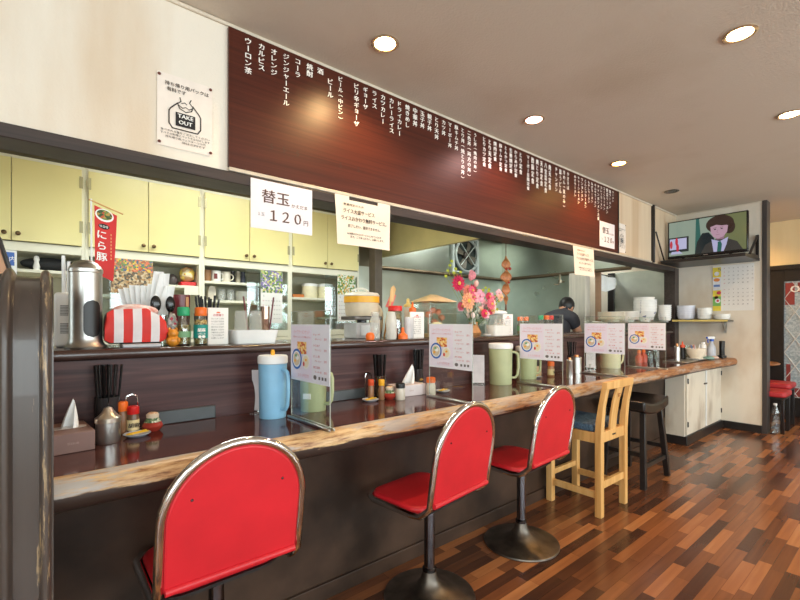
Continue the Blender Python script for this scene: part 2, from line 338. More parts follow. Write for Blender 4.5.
def struct(o, label=None):
    o['kind'] = 'structure'
    if label: o['label'] = label
    return o
def dup(root, loc, label, rz=None, group=None):
    def cp(o, par):
        c = o.copy(); COL.objects.link(c)
        if par: c.parent = par
        for ch in [x for x in o.children]: cp(ch, c)
        return c
    r = cp(root, None); r.location = loc; r['label'] = label
    if rz is not None: r.rotation_euler = (0, 0, rz)
    if group: r['group'] = group
    return r
def T(x, y, z, rz=0, rx=0, ry=0):
    return Matrix.Translation((x, y, z)) @ Matrix.Rotation(rz, 4, 'Z') @ Matrix.Rotation(ry, 4, 'Y') @ Matrix.Rotation(rx, 4, 'X')
def rrect(w_, h, r, n=6, cx=0, cy=0):
    pts = []
    for (sx, sy, a0) in ((1, 1, 0), (-1, 1, PI/2), (-1, -1, PI), (1, -1, 1.5*PI)):
        for k in range(n+1):
            a = a0+PI/2*k/n; pts.append((cx+sx*(w_/2-r)+r*math.cos(a), cy+sy*(h/2-r)+r*math.sin(a)))
    return pts
def circ(r, n=24, cx=0, cy=0): return [(cx+r*math.cos(2*PI*k/n), cy+r*math.sin(2*PI*k/n)) for k in range(n)]
# flat lettering as mesh
GC = {}
def glyphs(t, offs=0.0):
    if (t, offs) in GC: return GC[(t, offs)]
    c = bpy.data.curves.new('t', 'FONT'); c.body = t; c.size = 1; c.resolution_u = 2; c.offset = offs; c.align_x = 'CENTER'; c.align_y = 'CENTER'
    o = bpy.data.objects.new('t', c); COL.objects.link(o)
    me = bpy.data.meshes.new_from_object(o.evaluated_get(bpy.context.evaluated_depsgraph_get()))
    r = ([tuple(v.co) for v in me.vertices], [tuple(p.vertices) for p in me.polygons])
    bpy.data.objects.remove(o); bpy.data.curves.remove(c); bpy.data.meshes.remove(me)
    if r[0]:
        xs = [p[0] for p in r[0]]; ys = [p[1] for p in r[0]]
        r = ([(p[0]-(min(xs)+max(xs))/2, p[1]-(min(ys)+max(ys))/2) for p in r[0]], r[1], max(xs)-min(xs), max(ys)-min(ys))
    GC[(t, offs)] = r; return r
class Plane:                                                 # a flat printed face: origin (centre), right and up vectors
    def __init__(s, mb, o, right, up): s.mb = mb; s.o = Vector(o); s.r = Vector(right); s.u = Vector(up); s.n = s.r.cross(s.u).normalized()
    def p(s, x, y, lift): return s.o+s.r*x+s.u*y+s.n*lift
    def poly(s, pts, mi, lift=0.0006): s.mb.add([s.p(x, y, lift) for x, y in pts], [tuple(range(len(pts)))], mi)
    def rect(s, x0, x1, y0, y1, mi, lift=0.0006): s.poly([(x0, y0), (x1, y0), (x1, y1), (x0, y1)], mi, lift)
    def disc(s, x, y, rx, ry, mi, lift=0.0006, n=24): s.poly([(x+rx*math.cos(2*PI*k/n), y+ry*math.sin(2*PI*k/n)) for k in range(n)], mi, lift)
    def ring(s, x, y, r0, r1, mi, lift=0.0006, n=28):
        for k in range(n):
            a, b = 2*PI*k/n, 2*PI*(k+1)/n
            s.poly([(x+r0*math.cos(a), y+r0*math.sin(a)), (x+r1*math.cos(a), y+r1*math.sin(a)), (x+r1*math.cos(b), y+r1*math.sin(b)), (x+r0*math.cos(b), y+r0*math.sin(b))], mi, lift)
    def stroke(s, pts, w_, mi, lift=0.0006):
        for a, b in zip(pts, pts[1:]):
            d = Vector((b[0]-a[0], b[1]-a[1])); 
            if d.length < 1e-9: continue
            q = Vector((-d.y, d.x)).normalized()*w_/2; e = d.normalized()*w_*0.3
            s.poly([(a[0]-e.x+q.x, a[1]-e.y+q.y), (a[0]-e.x-q.x, a[1]-e.y-q.y), (b[0]+e.x-q.x, b[1]+e.y-q.y), (b[0]+e.x+q.x, b[1]+e.y+q.y)], mi, lift)
    def text(s, t, x, y, size, mi, width=None, offs=0.0, lift=0.0008, rot=0):
        g = glyphs(t)
        if not g[0]: return
        k = width/g[2] if width else size
        c_, s_ = math.cos(rot), math.sin(rot)
        if offs: x -= offs*size; s.mb.add([s.p(x+2*offs*size+(px*c_*k-py*s_*size), y+offs*size+(px*s_*k+py*c_*size), lift+.0001) for px, py in g[0]], g[1], mi)
        s.mb.add([s.p(x+(px*c_*k-py*s_*size), y+(px*s_*k+py*c_*size), lift) for px, py in g[0]], g[1], mi)
    def vtext(s, t, x, ytop, pitch, mi, offs=0.0, lift=0.0008, wide=1.0):
        for i, ch in enumerate(t):
            if ch == ' ': continue
            g = glyphs(ch)
            if not g[0]: continue
            rot = -PI/2 if ch in 'ー()（）' else 0
            cy = ytop-pitch*(i+0.5); k = pitch*0.93
            c_, s_ = math.cos(rot), math.sin(rot)
            kx = min(k*wide, .038)
            for dx in ((-offs, offs) if offs else (0,)): s.mb.add([s.p(x+dx*k*1.5+(px*c_-py*s_)*kx, cy+dx*k*.6+(px*s_+py*c_)*k, lift+(.0001 if dx > 0 else 0)) for px, py in g[0]], g[1], mi)
FRX, FRU = (1, 0, 0), (0, 0, 1)                              # faces towards the guests (-Y)
SDX = (0, -1, 0)                                             # faces towards the shop front (-X)

# ------------------------------------------------------------------ the setting
XL, XR, YF, YB, ZC = -1.9, 7.36, -3.0, 3.85, 2.505
XW = 5.95                                                     # short white end wall
struct(MB().box(XL-.1, XR+.1, YF-.1, YB+.1, -0.1, 0).build('floor', FLOOR, smooth=False))
struct(MB().box(XL-.1, XR+.1, YF-.1, YB+.1, ZC, ZC+0.1).build('ceiling', CEIL, smooth=False))
mb = MB()
wins = [(-1.2, 0.5), (0.9, 2.6), (3.0, 4.7), (5.1, 6.8)]
xs = [XL-.1]+[v for a in wins for v in a]+[XR+.1]
for i in range(0, len(xs), 2): mb.box(xs[i], xs[i+1], YF-.12, YF, 0, ZC)
for a, b_ in wins: mb.box(a, b_, YF-.12, YF, 0, 0.67); mb.box(a, b_, YF-.12, YF, 2.17, ZC)
struct(mb.build('wall_front', WHITEW, smooth=False))
def window(name, mats, p):                                    # p: list of boxes of the frame, pane box
    fr = MB()
    for q in p[0]: fr.box(*q)
    o = struct(fr.build(name, mats, smooth=False)); MB().box(*p[1]).build('pane', PANE, o, smooth=False); return o
for i, (a, b_) in enumerate(wins):
    y0, y1 = YF-.09, YF-.03; m = (a+b_)/2
    window('window_%d' % (i+1), mat('window_frame', (150, 146, 140), 0.4), ([(a, b_, y0, y1, .67, .71), (a, b_, y0, y1, 2.13, 2.17), (a, a+.04, y0, y1, .71, 2.13), (b_-.04, b_, y0, y1, .71, 2.13), (m-.02, m+.02, y0, y1, .71, 2.13)], (a+.04, b_-.04, YF-.062, YF-.058, .71, 2.13)))
mb = MB()
for q in ((-3.1, -2.4, 0, ZC), (-2.4, -.2, 0, .3), (-2.4, -.2, 2.35, ZC), (-.2, 2.2, 0, ZC), (2.2, 3.3, 0, 1.0), (2.2, 3.3, 2.2, ZC), (3.3, YB+.1, 0, ZC)):
    mb.box(XL-.1, XL, *q)
struct(mb.build('wall_left', WHITEW, smooth=False))
for i, (a, b_, c, d) in enumerate(((-2.4, -.2, .3, 2.35), (2.2, 3.3, 1.0, 2.2))):
    x0, x1 = XL-.07, XL-.02
    window('window_%d' % (i+5), MATS['window_frame'], ([(x0, x1, a, b_, c, c+.05), (x0, x1, a, b_, d-.05, d), (x0, x1, a, a+.05, c+.05, d-.05), (x0, x1, b_-.05, b_, c+.05, d-.05)], (x0+.02, x0+.025, a+.05, b_-.05, c+.05, d-.05)))
struct(MB().box(XL-.1, XW, YB, YB+.1, 0, ZC).build('wall_kitchen', OLIVE, smooth=False))
struct(MB().box(XW, XW+.12, 1.11, YB+.1, 0, ZC).build('wall_end', WHITEW, smooth=False))
struct(MB().box(XW-.012, XW+.132, 1.068, 1.11, 0, ZC).build('trim_1', mat('grey_post', (70, 64, 62), .4), bev=.004))
struct(MB().box(XW-.018, XW, 1.11, 1.455, 0, .085).build('baseboard_end', BLKWOOD, bev=.003))
# far wall of the second room, with its leaded glass door
FARW = plaster('far_wall_paper', (238, 216, 170), (214, 186, 132), 0.5, 0.8)
mb = MB(); mb.box(XR, XR+.1, 1.34, YB+.1, 0, ZC).box(XR, XR+.1, YF, .34, 0, ZC).box(XR, XR+.1, .34, 1.34, 1.9, ZC)
struct(mb.build('wall_far', FARW, smooth=False))
struct(MB().box(XW+.12, XR+.1, YB, YB+.1, 0, ZC).build('wall_back', FARW, smooth=False))
mb = MB(); mb.box(XR-.05, XR+.04, 1.30, 1.36, 0, 1.93).box(XR-.05, XR+.04, .32, .38, 0, 1.93).box(XR-.05, XR+.04, .38, 1.30, 1.87, 1.93)
mb.box(XR-.03, XR+.03, 1.15, 1.30, 0, 1.87).box(XR-.03, XR+.03, .38, .52, 0, 1.87).box(XR-.03, XR+.03, .52, 1.15, 1.72, 1.87).box(XR-.03, XR+.03, .52, 1.15, 0, .24)
door = struct(mb.build('door_1', BLKWOOD, bev=.004))
FROST = blotch('leaded_glass', [(176, 190, 196), (196, 208, 212), (160, 176, 184)], 60, 0.25)
MB().box(XR-.008, XR+.008, .52, 1.15, .24, 1.72).build('leaded_pane', FROST, door, smooth=False)
mb = MB()
for k in range(-6, 6):
    for sg in (1, -1):
        y0 = .835+k*.21; pts = []
        for t in (0, 1):
            z = .24+t*1.48; y = y0+sg*(t-.5)*0.9
            pts.append((XR-.012, y, z))
        # clip to the pane
        (xa, ya, za), (xb, yb, zb) = pts
        ts = [0, 1]
        f0 = (.52-ya)/(yb-ya); f1 = (1.15-ya)/(yb-ya); lo, hi = max(0, min(f0, f1)), min(1, max(f0, f1))
        if hi-lo > .03: mb.tube([(xa, ya+(yb-ya)*t, za+(zb-za)*t) for t in (lo, hi)], .006, 6)
mb.build('lead_strip', mat('lead', (214, 216, 214), .4), door)
mb = MB(); mb.box(XR-.016, XR-.009, 1.05, 1.14, 1.42, 1.70).box(XR-.016, XR-.009, .55, 1.02, 1.58, 1.70).box(XR-.016, XR-.009, .9, 1.13, .25, .36).box(XR-.016, XR-.009, 1.09, 1.13, .36, .66)
pl = Plane(mb, (XR-.0165, .94, 1.62), SDX, FRU); pl.text('OPEN', 0.0, 0, .12, 1, offs=.02)
mb.build('red_sticker', [mat('red_sticker', (150, 60, 56), .5), WHINK], door)

# header over the kitchen hatch
mb = MB(); mb.box(XL, 4.34, 1.93, 2.03, 1.855, ZC, 0).box(4.34, XW, 1.93, 2.03, 1.855, ZC, 1)
struct(mb.build('wall_header', [HEADER, HEADER2], smooth=False))
mb = MB(); mb.box(XL, XW, 1.905, 2.05, 1.805, 1.853)
struct(mb.build('trim_2', DKWOOD, bev=.004))
struct(MB().box(.607, 5.16, 1.906, 1.9295, 1.856, 1.8735).build('trim_3', mat('rail_aluminium', (206, 194, 176), .5, .2), bev=.003))
struct(MB().box(XL, XW, 1.916, 1.93, 2.488, 2.503).build('trim_4', mat('cove_strip', (222, 210, 190), .6), bev=.004))
struct(MB().box(XW-.014, XW, 1.11, 1.93, 2.490, 2.503).build('trim_5', MATS['cove_strip'], bev=.003))
struct(MB().box(5.19, 5.225, 1.90, 1.93, 1.86, 2.50).build('trim_6', BLKWOOD, bev=.003))
struct(MB().box(XW-.13, XW-.001, 1.90, 2.02, .9, 1.85).build('trim_7', DKWOOD, bev=.004))

# counter block: splash wall, ledge, front panel, worktop
struct(MB().box(.012, XW-.001, 1.95, 1.99, .787, 1.058).build('wall_splash', SPLASH, smooth=False))
struct(MB().box(.012, XW-.001, 1.655, 1.70, 0, .728).build('wall_counter', FRONT, smooth=False))
struct(MB().box(.02, 4.78, 1.64, 1.655, 0, .07).build('baseboard_counter', FRONT, bev=.003))
mb = MB()
led = rrect(.40, .04, .016, 4)
mb.prism(led, .012, XW-.14, 0, Matrix(((0, 0, 1, 0), (1, 0, 0, 2.11), (0, 1, 0, 1.08), (0, 0, 0, 1))))
tag(mb.build('pass_through_ledge', wood_grain('ledge_wood', (50, 36, 34), (66, 47, 42), (82, 58, 50), .22, (1, 14, 14), .2)), 'long dark wooden ledge above the counter splash holding condiments', 'ledge')
ct = thing('counter', 'long dark glossy dining counter with worn wooden front edge', 'counter', (0, 0, 0))
mb = MB(); mb.box(.012, XW-.002, 1.435, 1.949, .735, .787)
mb.build('counter_top', COUNTER, ct, bev=.002)
mb = MB(); NX = 60; prof = []
for k in range(11):
    a = PI/2+PI*k/10; prof.append((.03*math.cos(a)*1.1, .0424*math.sin(a)))
prof = [(.033, .0424)]+prof+[(.033, -.044)]
vs = []; fs = []; n = len(prof)
for i in range(NX+1):
    x = .012+(XW-.005-.012)*i/NX; fl = max(0, (x-4.7)/1.25)**1.5*.075
    for y, z in prof:
        yy = y if y > .03 else y-fl; dz = 0.010*max(0, (x-4.7)/1.25)
        vs.append((x, 1.433+yy, .745+z+dz))
for i in range(NX):
    for k in range(n): k2 = (k+1) % n; fs.append((i*n+k, i*n+k2, (i+1)*n+k2, (i+1)*n+k))
fs.append(tuple(range(n))); fs.append(tuple(NX*n+k for k in range(n)))
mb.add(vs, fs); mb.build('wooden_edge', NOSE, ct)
struct(MB().box(.33, .56, 1.936, 1.9495, .788, .842).build('trim_8', mat('grey_splash_strip', (70, 74, 76), .35), bev=.003))
struct(MB().box(1.10, 1.34, 1.936, 1.9495, .788, .842).build('trim_9', MATS['grey_splash_strip'], bev=.003))

# storage cabinet under the far end of the counter
cb = thing('storage_cabinet', 'stained cream storage cabinet with black plinth under the far counter end', 'cabinet', (4.78, 1.46, 0))
MB().box(0, XW-4.78-.003, .02, .19, .085, .70).build('carcass', CABW, cb, bev=.003)
MB().box(.0, XW-4.78-.003, -.002, .19, 0, .085).build('plinth', BLKWOOD, cb, bev=.003)
for k in range(2):
    d = MB().box(.012+.55*k, .555+.55*k, 0, .0195, .10, .695).build('door', CABW, cb, bev=.003)
    x = .50 if k == 0 else .60
    MB().box(.50+.03*k, .575+.0*k, -.014, -.0005, .55+.07*k, .566+.07*k).build('handle' if k == 0 else 'latch', DKMETAL, d, bev=.003) if k == 0 else None
    for z in (.18, .6): hg = MB(); hg.tube([((.02 if k == 0 else 1.095), -.006, z), ((.02 if k == 0 else 1.095), -.006, z+.05)], .006, 8); hg.build('hinge', DKMETAL, d)
MB().box(.553, .572, -.012, -.0005, .11, .69).build('white_strip', WHITE, cb, bev=.002)

# partition with moulded end beside the counter
pt = thing('wall_partition', 'dark brown moulded partition end worn to bare wood at its edge', 'partition', (0, 1.2, 0)); pt['kind'] = 'structure'
mb = MB()
prof = []                                                     # profile across x: two beads with a shallow hollow between
NXP = 44
for i in range(NXP+1):
    u = i/NXP; x = -.125+u*.135
    d = 0
    for c_, wd, h in ((.010, .010, .014), (-.056, .010, .014)):
        t = (x-c_+.014)/wd
        if abs(t) < 1: d = max(d, h*math.sqrt(1-t*t))
    d -= .007*math.cos((x+.037)/.033*PI/2) if -.070 < x < -.004 and d == 0 else 0
    prof.append((x, d))
path = [(.02, 0, -1, 0), (.02, .6, -1, 0), (.02, 1.145, -1, 0)]
R = .17
for k in range(1, 15):
    a = PI/2*k/14; path.append((.02+R-R*math.cos(a), 1.145+R*math.sin(a), -math.cos(a), math.sin(a)))
path.append((.80, 1.315, 0, 1))
vs = []; fs = []; n = len(prof)
for (y, z, ny, nz) in path:
    for x, d in prof: vs.append((x, y+ny*d, z+nz*d))
for i in range(len(path)-1):
    for k in range(n-1): fs.append((i*n+k, i*n+k+1, (i+1)*n+k+1, (i+1)*n+k))
mb.add(vs, fs)
core = [(.024, 0), (.8, 0), (.8, 1.311)]+[(.024+R-R*math.cos(PI/2*k/14), 1.140+R*math.sin(PI/2*k/14)) for k in range(14, -1, -1)]
mb.prism(core, -.124, .0085, 0, Matrix(((0, 0, 1, 0), (1, 0, 0, 0), (0, 1, 0, 0), (0, 0, 0, 1))))
mb.build('moulded_end', WORN, pt)
mb = MB(); pr = [(-.32, 0), (-.100, 0), (-.100, 1.37), (-.128, 1.48), (-.32, 1.80)]
mb.prism(pr, .802, .842, 0, Matrix(((1, 0, 0, 0), (0, 0, 1, 0), (0, 1, 0, 0), (0, 0, 0, 1))))
mb.build('side_panel', mat('tan_panel', (190, 140, 104), .5), pt, bev=.004)
mb = MB(); mb.tube([(-.32, .800, 1.80), (-.128, .800, 1.482), (-.100, .800, 1.372), (-.100, .806, 1.325)], .007, 8); mb.build('edge_strip', BLKWOOD, pt)

# kitchen shell: steel lined cooking bay
hood = thing('range_hood', 'steel lined cooking hood with cream outer face behind the hatch', 'hood', (0, 0, 0))
MB().box(2.73, 2.76, 2.06, YB-.01, 1.885, ZC-.002).build('cream_side', HOODY, hood, smooth=False)
MB().box(2.762, 5.0, YB-.03, YB-.002, 1.80, ZC-.002).build('back_panel', STEEL2, hood, smooth=False)
MB().box(5.0, 5.03, 2.06, YB-.002, 1.80, ZC-.002).build('steel_side', STEEL2, hood, smooth=False)
mb = MB(); mb.tube([(2.765, YB-.05, 1.80), (4.985, YB-.05, 1.80), (4.985, 2.06, 1.80)], .022, 8); mb.build('grease_gutter', mat('gutter_metal', (120, 104, 84), .4, .8), hood)
mb = MB(); mb.tube([(2.765, YB-.06, 2.33), (4.98, YB-.06, 2.33), (4.98, 2.06, 2.33)], .014, 8); mb.build('upper_rail', MATS['gutter_metal'], hood)
struct(MB().box(2.42, 5.0, YB-.025, YB-.001, .85, 1.80).build('wall_steel_back', STEEL2, smooth=False))
struct(MB().box(5.0, 5.025, 2.78, YB-.026, .0, 1.795).build('wall_steel_side', STEEL2, smooth=False))
struct(MB().box(4.96, 5.06, 2.56, 2.775, 0, 1.795).build('trim_10', mat('pale_post_steel', (224, 217, 204), .28, .25, .06, 6, stretch=(6, 6, .4)), bev=.006))
struct(MB().box(5.06, 5.10, 2.44, 2.50, 0, 1.80).build('trim_11', mat('tan_post', (150, 116, 88), .5), bev=.004))
struct(MB().box(2.44, 2.53, 3.36, 3.46, 0, 2.50).build('trim_12', mat('brown_post', (96, 84, 70), .45), bev=.004))
struct(MB().box(XW-.02, XW-.001, 2.03, 2.66, .95, 1.86).build('wall_steel_end', brushed('end_steel', (214, 216, 206), .45, (2, 2, 3)), bev=.003))
struct(MB().box(XW-.05, XW-.001, 2.66, 2.74, .0, 1.86).build('trim_13', BLKWOOD, bev=.003))

# ------------------------------------------------------------------ kitchen cabinets along the back wall
YK = 3.5
def hutch(x0, label, shelves, glass_half=None, doorlabels=None):
    W_ = .72
    h = thing('kitchen_cabinet', label, 'cabinet', (x0, YK, 0), 0, 'cream kitchen cabinets along the back wall')
    mb = MB()
    mb.box(0, .02, 0, YB-YK-.002, .0, 2.215).box(W_-.02, W_-.0005, 0, YB-YK-.002, .0, 2.215)
    mb.box(.02, W_-.02, 0, YB-YK-.002, 2.195, 2.215).box(.02, W_-.02, 0, YB-YK-.002, 1.635, 1.69).box(.02, W_-.02, 0, YB-YK-.002, 1.08, 1.13)
    mb.build('carcass', CREAM, h, bev=.002)
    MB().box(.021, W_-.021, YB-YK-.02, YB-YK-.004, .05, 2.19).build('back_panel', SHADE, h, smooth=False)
    MB().box(.021, W_-.021, .0, .018, .06, 1.075).build('base_panel', CREAM, h, smooth=False)
    for (sa, sb, z) in shelves: MB().box(.021+sa*(W_-.042), .021+sb*(W_-.042), .018, YB-YK-.022, z-.02, z).build('shelf', CREAM, h, bev=.002)
    for k in range(2):
        a, b_ = (.018, .3585) if k == 0 else (.3615, W_-.018)
        d = MB().box(a, b_, -.02, -.001, 1.694, 2.192).build('door', YDOOR, h, bev=.003)
        kx = b_-.03 if k == 0 else a+.03
        mb = MB(); mb.lathe([(.006, 0), (.006, .012), (.013, .016), (.013, .024), (.004, .028)], seg=14, M=T(kx, -.02, 1.735, 0, PI/2)); mb.build('knob', mat('brass_knob', (104, 82, 54), .3, .8), d)
        hx = a+.004 if k == 0 else b_-.004
        for z in (1.78, 2.07): mb = MB(); mb.box(hx-.009, hx+.009, -.024, -.0205, z, z+.075); mb.build('hinge', mat('hinge_metal', (176, 168, 130), .4, .5), d)
    if glass_half is not None:
        for gh in glass_half:
            a, b_ = (.022, .36) if gh == 0 else (.35, W_-.022)
            g = MB().box(a, b_, .004+.004*gh, .008+.004*gh, 1.132, 1.632).build('sliding_glass', PANE, h, smooth=False)
    return h
hutch(-.53, 'yellow door cabinet leftmost, with black cloth on its open shelf', [(0, 1, 1.528)])
hutch(.19, 'yellow door cabinet behind the red banner, colourful poster at its shelf', [(.52, 1, 1.475), (0, .5, 1.39)], [0])
hutch(.91, 'yellow door cabinet with mugs and a violet flower calendar below', [(0, 1, 1.52), (0, 1, 1.372)], [1])
hutch(1.63, 'yellow door cabinet at the right end, white canisters on its shelf', [(0, .62, 1.42), (.62, 1, 1.25)], [1])

# shelf contents
YS = YK+.10
mb = MB()
mb.ball((0, 0, .046), .145, .062, .044, 26, 16, amp=.05, seed=3); o = mb.build('black_cloth_bundle', mat('black_cloth', (46, 46, 48), .7), loc=(.005, YS+.06, 1.532), sub=1); tag(o, 'crumpled black cloth bundle on the shelf at the far left', 'cloth')
o = MB().box(-.045, .045, -.006, .006, 0, .150); pl = Plane(o, (0, -.0062, .078), FRX, FRU); pl.rect(-.022, .034, -.02, .06, 1); pl.text('案内', 0.006, .02, .035, 2); pl.rect(-.03, .03, -.06, -.045, 1)
tag(o.build('notice_card', [WHITE, mat('blue_print', (70, 110, 190), .5), WHINK], loc=(-.19, YK-.0065, 1.482)), 'white card with blue panel standing at the far left shelf', 'card')
mb = MB(); mb.lathe([(.0, 0), (.016, 0), (.018, .02), (.012, .045), (.012, .055), (.016, .065), (.012, .085), (0, .09)], seg=16); tag(mb.build('shelf_figurine', PORC, loc=(-.055, YK+.05, 1.529)), 'tiny white figurine on the shelf before black cloth', 'figurine')
mb = MB(); mb.box(-.125, .125, -.004, .004, 0, .15, 1); mb.box(-.125, .125, -.004, .004, .15, .235, 0)
tag(mb.build('market_poster', [blotch('market_print', [(210, 170, 120), (196, 90, 60), (236, 200, 80), (110, 150, 90), (180, 140, 100), (90, 110, 140), (226, 120, 90), (150, 120, 90)], 90), blotch('market_crowd', [(196, 168, 130), (160, 130, 96), (120, 96, 72), (214, 196, 164), (178, 150, 110), (96, 90, 80), (186, 140, 90), (206, 186, 150)], 75)], loc=(.455, YK-.008, 1.40)), 'colourful market scene poster on the cabinet glass beside red banner', 'poster')
mb = MB(); mb.box(-.035, .035, -.002, .002, 0, .09); tag(mb.build('note_sheet', PAPER, loc=(.465, YK-.012, 1.31)), 'small blank white note below the colourful poster', 'note')
def bag(name, label, loc, r, m, seed, cat='bag'):
    mb = MB(); mb.ball((0, 0, r[2]), r[0], r[1], r[2], 16, 10, amp=.14, seed=seed); return tag(mb.build(name, m, loc=loc, sub=1), label, cat, 'packets on the open cabinet shelf')
bag('plastic_bag', 'pale knotted plastic bag of greens beside the poster', (.645, YS+.02, 1.478), (.045, .04, .052), mat('greenish_bag', (216, 222, 196), .3), 5)
bag('plastic_bag', 'dark plastic packet lying between two bags', (.735, YS+.03, 1.478), (.038, .036, .044), mat('dark_packet', (92, 84, 84), .3), 6)
o = bag('noodle_packet', 'yellow and brown noodle packet on red tray', (.83, YS, 1.506), (.058, .05, .058), blotch('noodle_wrap', [(226, 196, 90), (200, 160, 110), (236, 220, 180), (190, 110, 60)], 28), 8, 'packet')
tag(MB().box(-.055, .055, -.05, .05, 0, .030).build('red_tray', REDP, loc=(.83, YS, 1.476), bev=.006), 'shallow red tray under the noodle packet', 'tray')
tag(MB().box(-.05, .05, -.003, .003, 0, .066).build('shelf_note', CREAM, loc=(.84, YK+.012, 1.405)), 'blank cream note hanging below the noodle packet shelf', 'note')
def cup(name, label, x, z, r, h, m, handle=False, grp='cups and mugs on the middle cabinet shelf', cat='cup', y=YS-.02):
    t = thing(name, label, cat, (x, y, z), 0, grp)
    mb = MB(); mb.lathe([(0, 0), (r*.9, 0), (r, h*.1), (r, h), (r-.004, h), (r-.006, .008), (0, .008)], seg=22); mb.build('body', m, t)
    if handle:
        mb = MB(); mb.tube([(r*.95*math.cos(-.6)+k_, r*math.sin(-.6)*.6, h*(.5+.30*math.sin(a))) for a, k_ in [(PI/2-PI*i/10, .028*math.sin(PI*i/10)) for i in range(11)]], .005, 8); mb.build('handle', m, t)
    return t
cup('tumbler', 'brown stoneware tumbler at the left of the mug row', .968, 1.521, .032, .088, mat('brown_stoneware', (150, 108, 72), .5))
t = cup('mug', 'white mug with handle and red and black print on shelf', 1.038, 1.521, .036, .086, PORC, True)
mb = MB(); mb.prism([(.0365*math.cos(a), .0365*math.sin(a)) for a in [-2.3+.08*i for i in range(10)]]+[(.0355*math.cos(a), .0355*math.sin(a)) for a in [-2.3+.08*i for i in range(9, -1, -1)]], .02, .062); mb.build('print', mat('mug_print', (120, 50, 50), .4), t)
cup('mug', 'cream mug with pale print right of the white mug', 1.115, 1.521, .033, .083, mat('cream_mug', (230, 222, 204), .3), True)
for i, (x, c, lb) in enumerate(((1.172, (40, 36, 36), 'black small jar right of the cream mug'), (1.215, (170, 160, 140), 'grey small jar among the mugs shelf'), (1.258, (60, 62, 76), 'dark blue jar at the right of mug shelf'))):
    mb = MB(); mb.lathe([(0, 0), (.02, 0), (.023, .05), (.015, .07), (.018, .095), (0, .1)], seg=16); tag(mb.build('small_jar', mat('jar_%d' % i, c, .25), loc=(x, YS, 1.521)), lb, 'jar', 'cups and mugs on the middle cabinet shelf')
o = MB().prism([(-.033, 0), (.033, 0), (.03, .08), (.018, .112), (-.018, .112), (-.03, .08)], -.03, .03, 0, T(0, 0, 0, 0, PI/2)); tag(o.build('pale_carafe', mat('pale_stoneware', (206, 196, 178), .4), loc=(1.005, YS, 1.373), bev=.004), 'pale tapered carafe on the lower cabinet shelf', 'carafe')
for i, (x, lb) in enumerate(((1.085, 'clear glass beside the pale carafe'), (1.155, 'second clear glass from the pale carafe'))):
    mb = MB(); mb.lathe([(0, 0), (.03, 0), (.034, .05), (.03, .09), (.028, .09), (.031, .05), (.027, .006), (0, .006)], seg=20); tag(mb.build('shelf_glass', PRESSED, loc=(x, YS, 1.373)), lb, 'glass')
mb = MB(); mb.lathe([(0, 0), (.07, 0), (.078, .05), (.075, .078), (.05, .082), (0, .085)], seg=24); tag(mb.build('lidded_pot', mat('dull_pot', (168, 166, 156), .3), loc=(1.265, YS, 1.373)), 'low grey lidded pot on the lower cabinet shelf', 'pot')
def calendar(x, z0, h, w_, label, cols, y=YK-.009, grp='flower calendars on the cabinet glass'):
    t = thing('wall_calendar', label, 'calendar', (x, y, z0), 0, grp)
    mb = MB(); mb.box(-w_/2, w_/2, -.002, .002, 0, h); pl = Plane(mb, (0, -.0022, 0), FRX, FRU)
    pl.text('5', -w_*.36, h*.52, .02, 1); 
    for r in range(5):
        for c in range(7): pl.rect(-w_*.40+c*w_*.125, -w_*.40+c*w_*.125+.007, h*(.42-.085*r), h*(.42-.085*r)+.006, 2 if c else 3)
    mb.build('date_sheet', [PAPER, INK, GREYINK, REDINK], t)
    MB().box(-w_/2, w_/2, -.004, -.0021, h*.58, h).build('flower_picture', blotch('flowers%d' % int(x*100), cols, 75), t)
calendar(1.46, 1.19, .44, .19, 'calendar with violet and white flowers on the cabinet glass', [(110, 150, 80), (150, 130, 190), (226, 226, 210), (200, 196, 120), (120, 110, 170), (80, 120, 60)])
calendar(2.20, 1.205, .44, .20, 'calendar with white and orange flowers at the right cabinet', [(230, 230, 216), (90, 140, 70), (226, 180, 90), (140, 170, 90), (236, 240, 226)])
for x, r, h, lb in ((1.885, .072, .135, 'cream lidded canister, left of two on the right shelf'), (2.045, .075, .14, 'cream ribbed canister, right of two on the shelf')):
    t = thing('canister', lb, 'canister', (x, YS+.03, 1.421))
    MB().lathe([(0, 0), (r*.95, 0), (r, .01), (r, h*.8), (0, h*.8)], seg=26).build('body', mat('canister_body', (240, 232, 196), .35), t)
    MB().lathe([(r+.003, h*.8), (r+.003, h*.97), (r-.01, h), (0, h)], seg=26).build('lid', WHITE, t)
tag(MB().box(-.055, .055, -.05, .05, 0, .028).build('orange_box', mat('orange_card', (206, 120, 54), .5), loc=(1.735, YS, 1.421), bev=.003), 'flat orange box left of the cream canisters', 'box')
mb = MB(); mb.lathe([(0, 0), (.03, 0), (.028, .06), (.012, .08), (.012, .1), (0, .1)], seg=16); tag(mb.build('shelf_bottle', GLASS, loc=(1.69, YS+.06, 1.421)), 'small clear bottle behind the orange box', 'bottle')

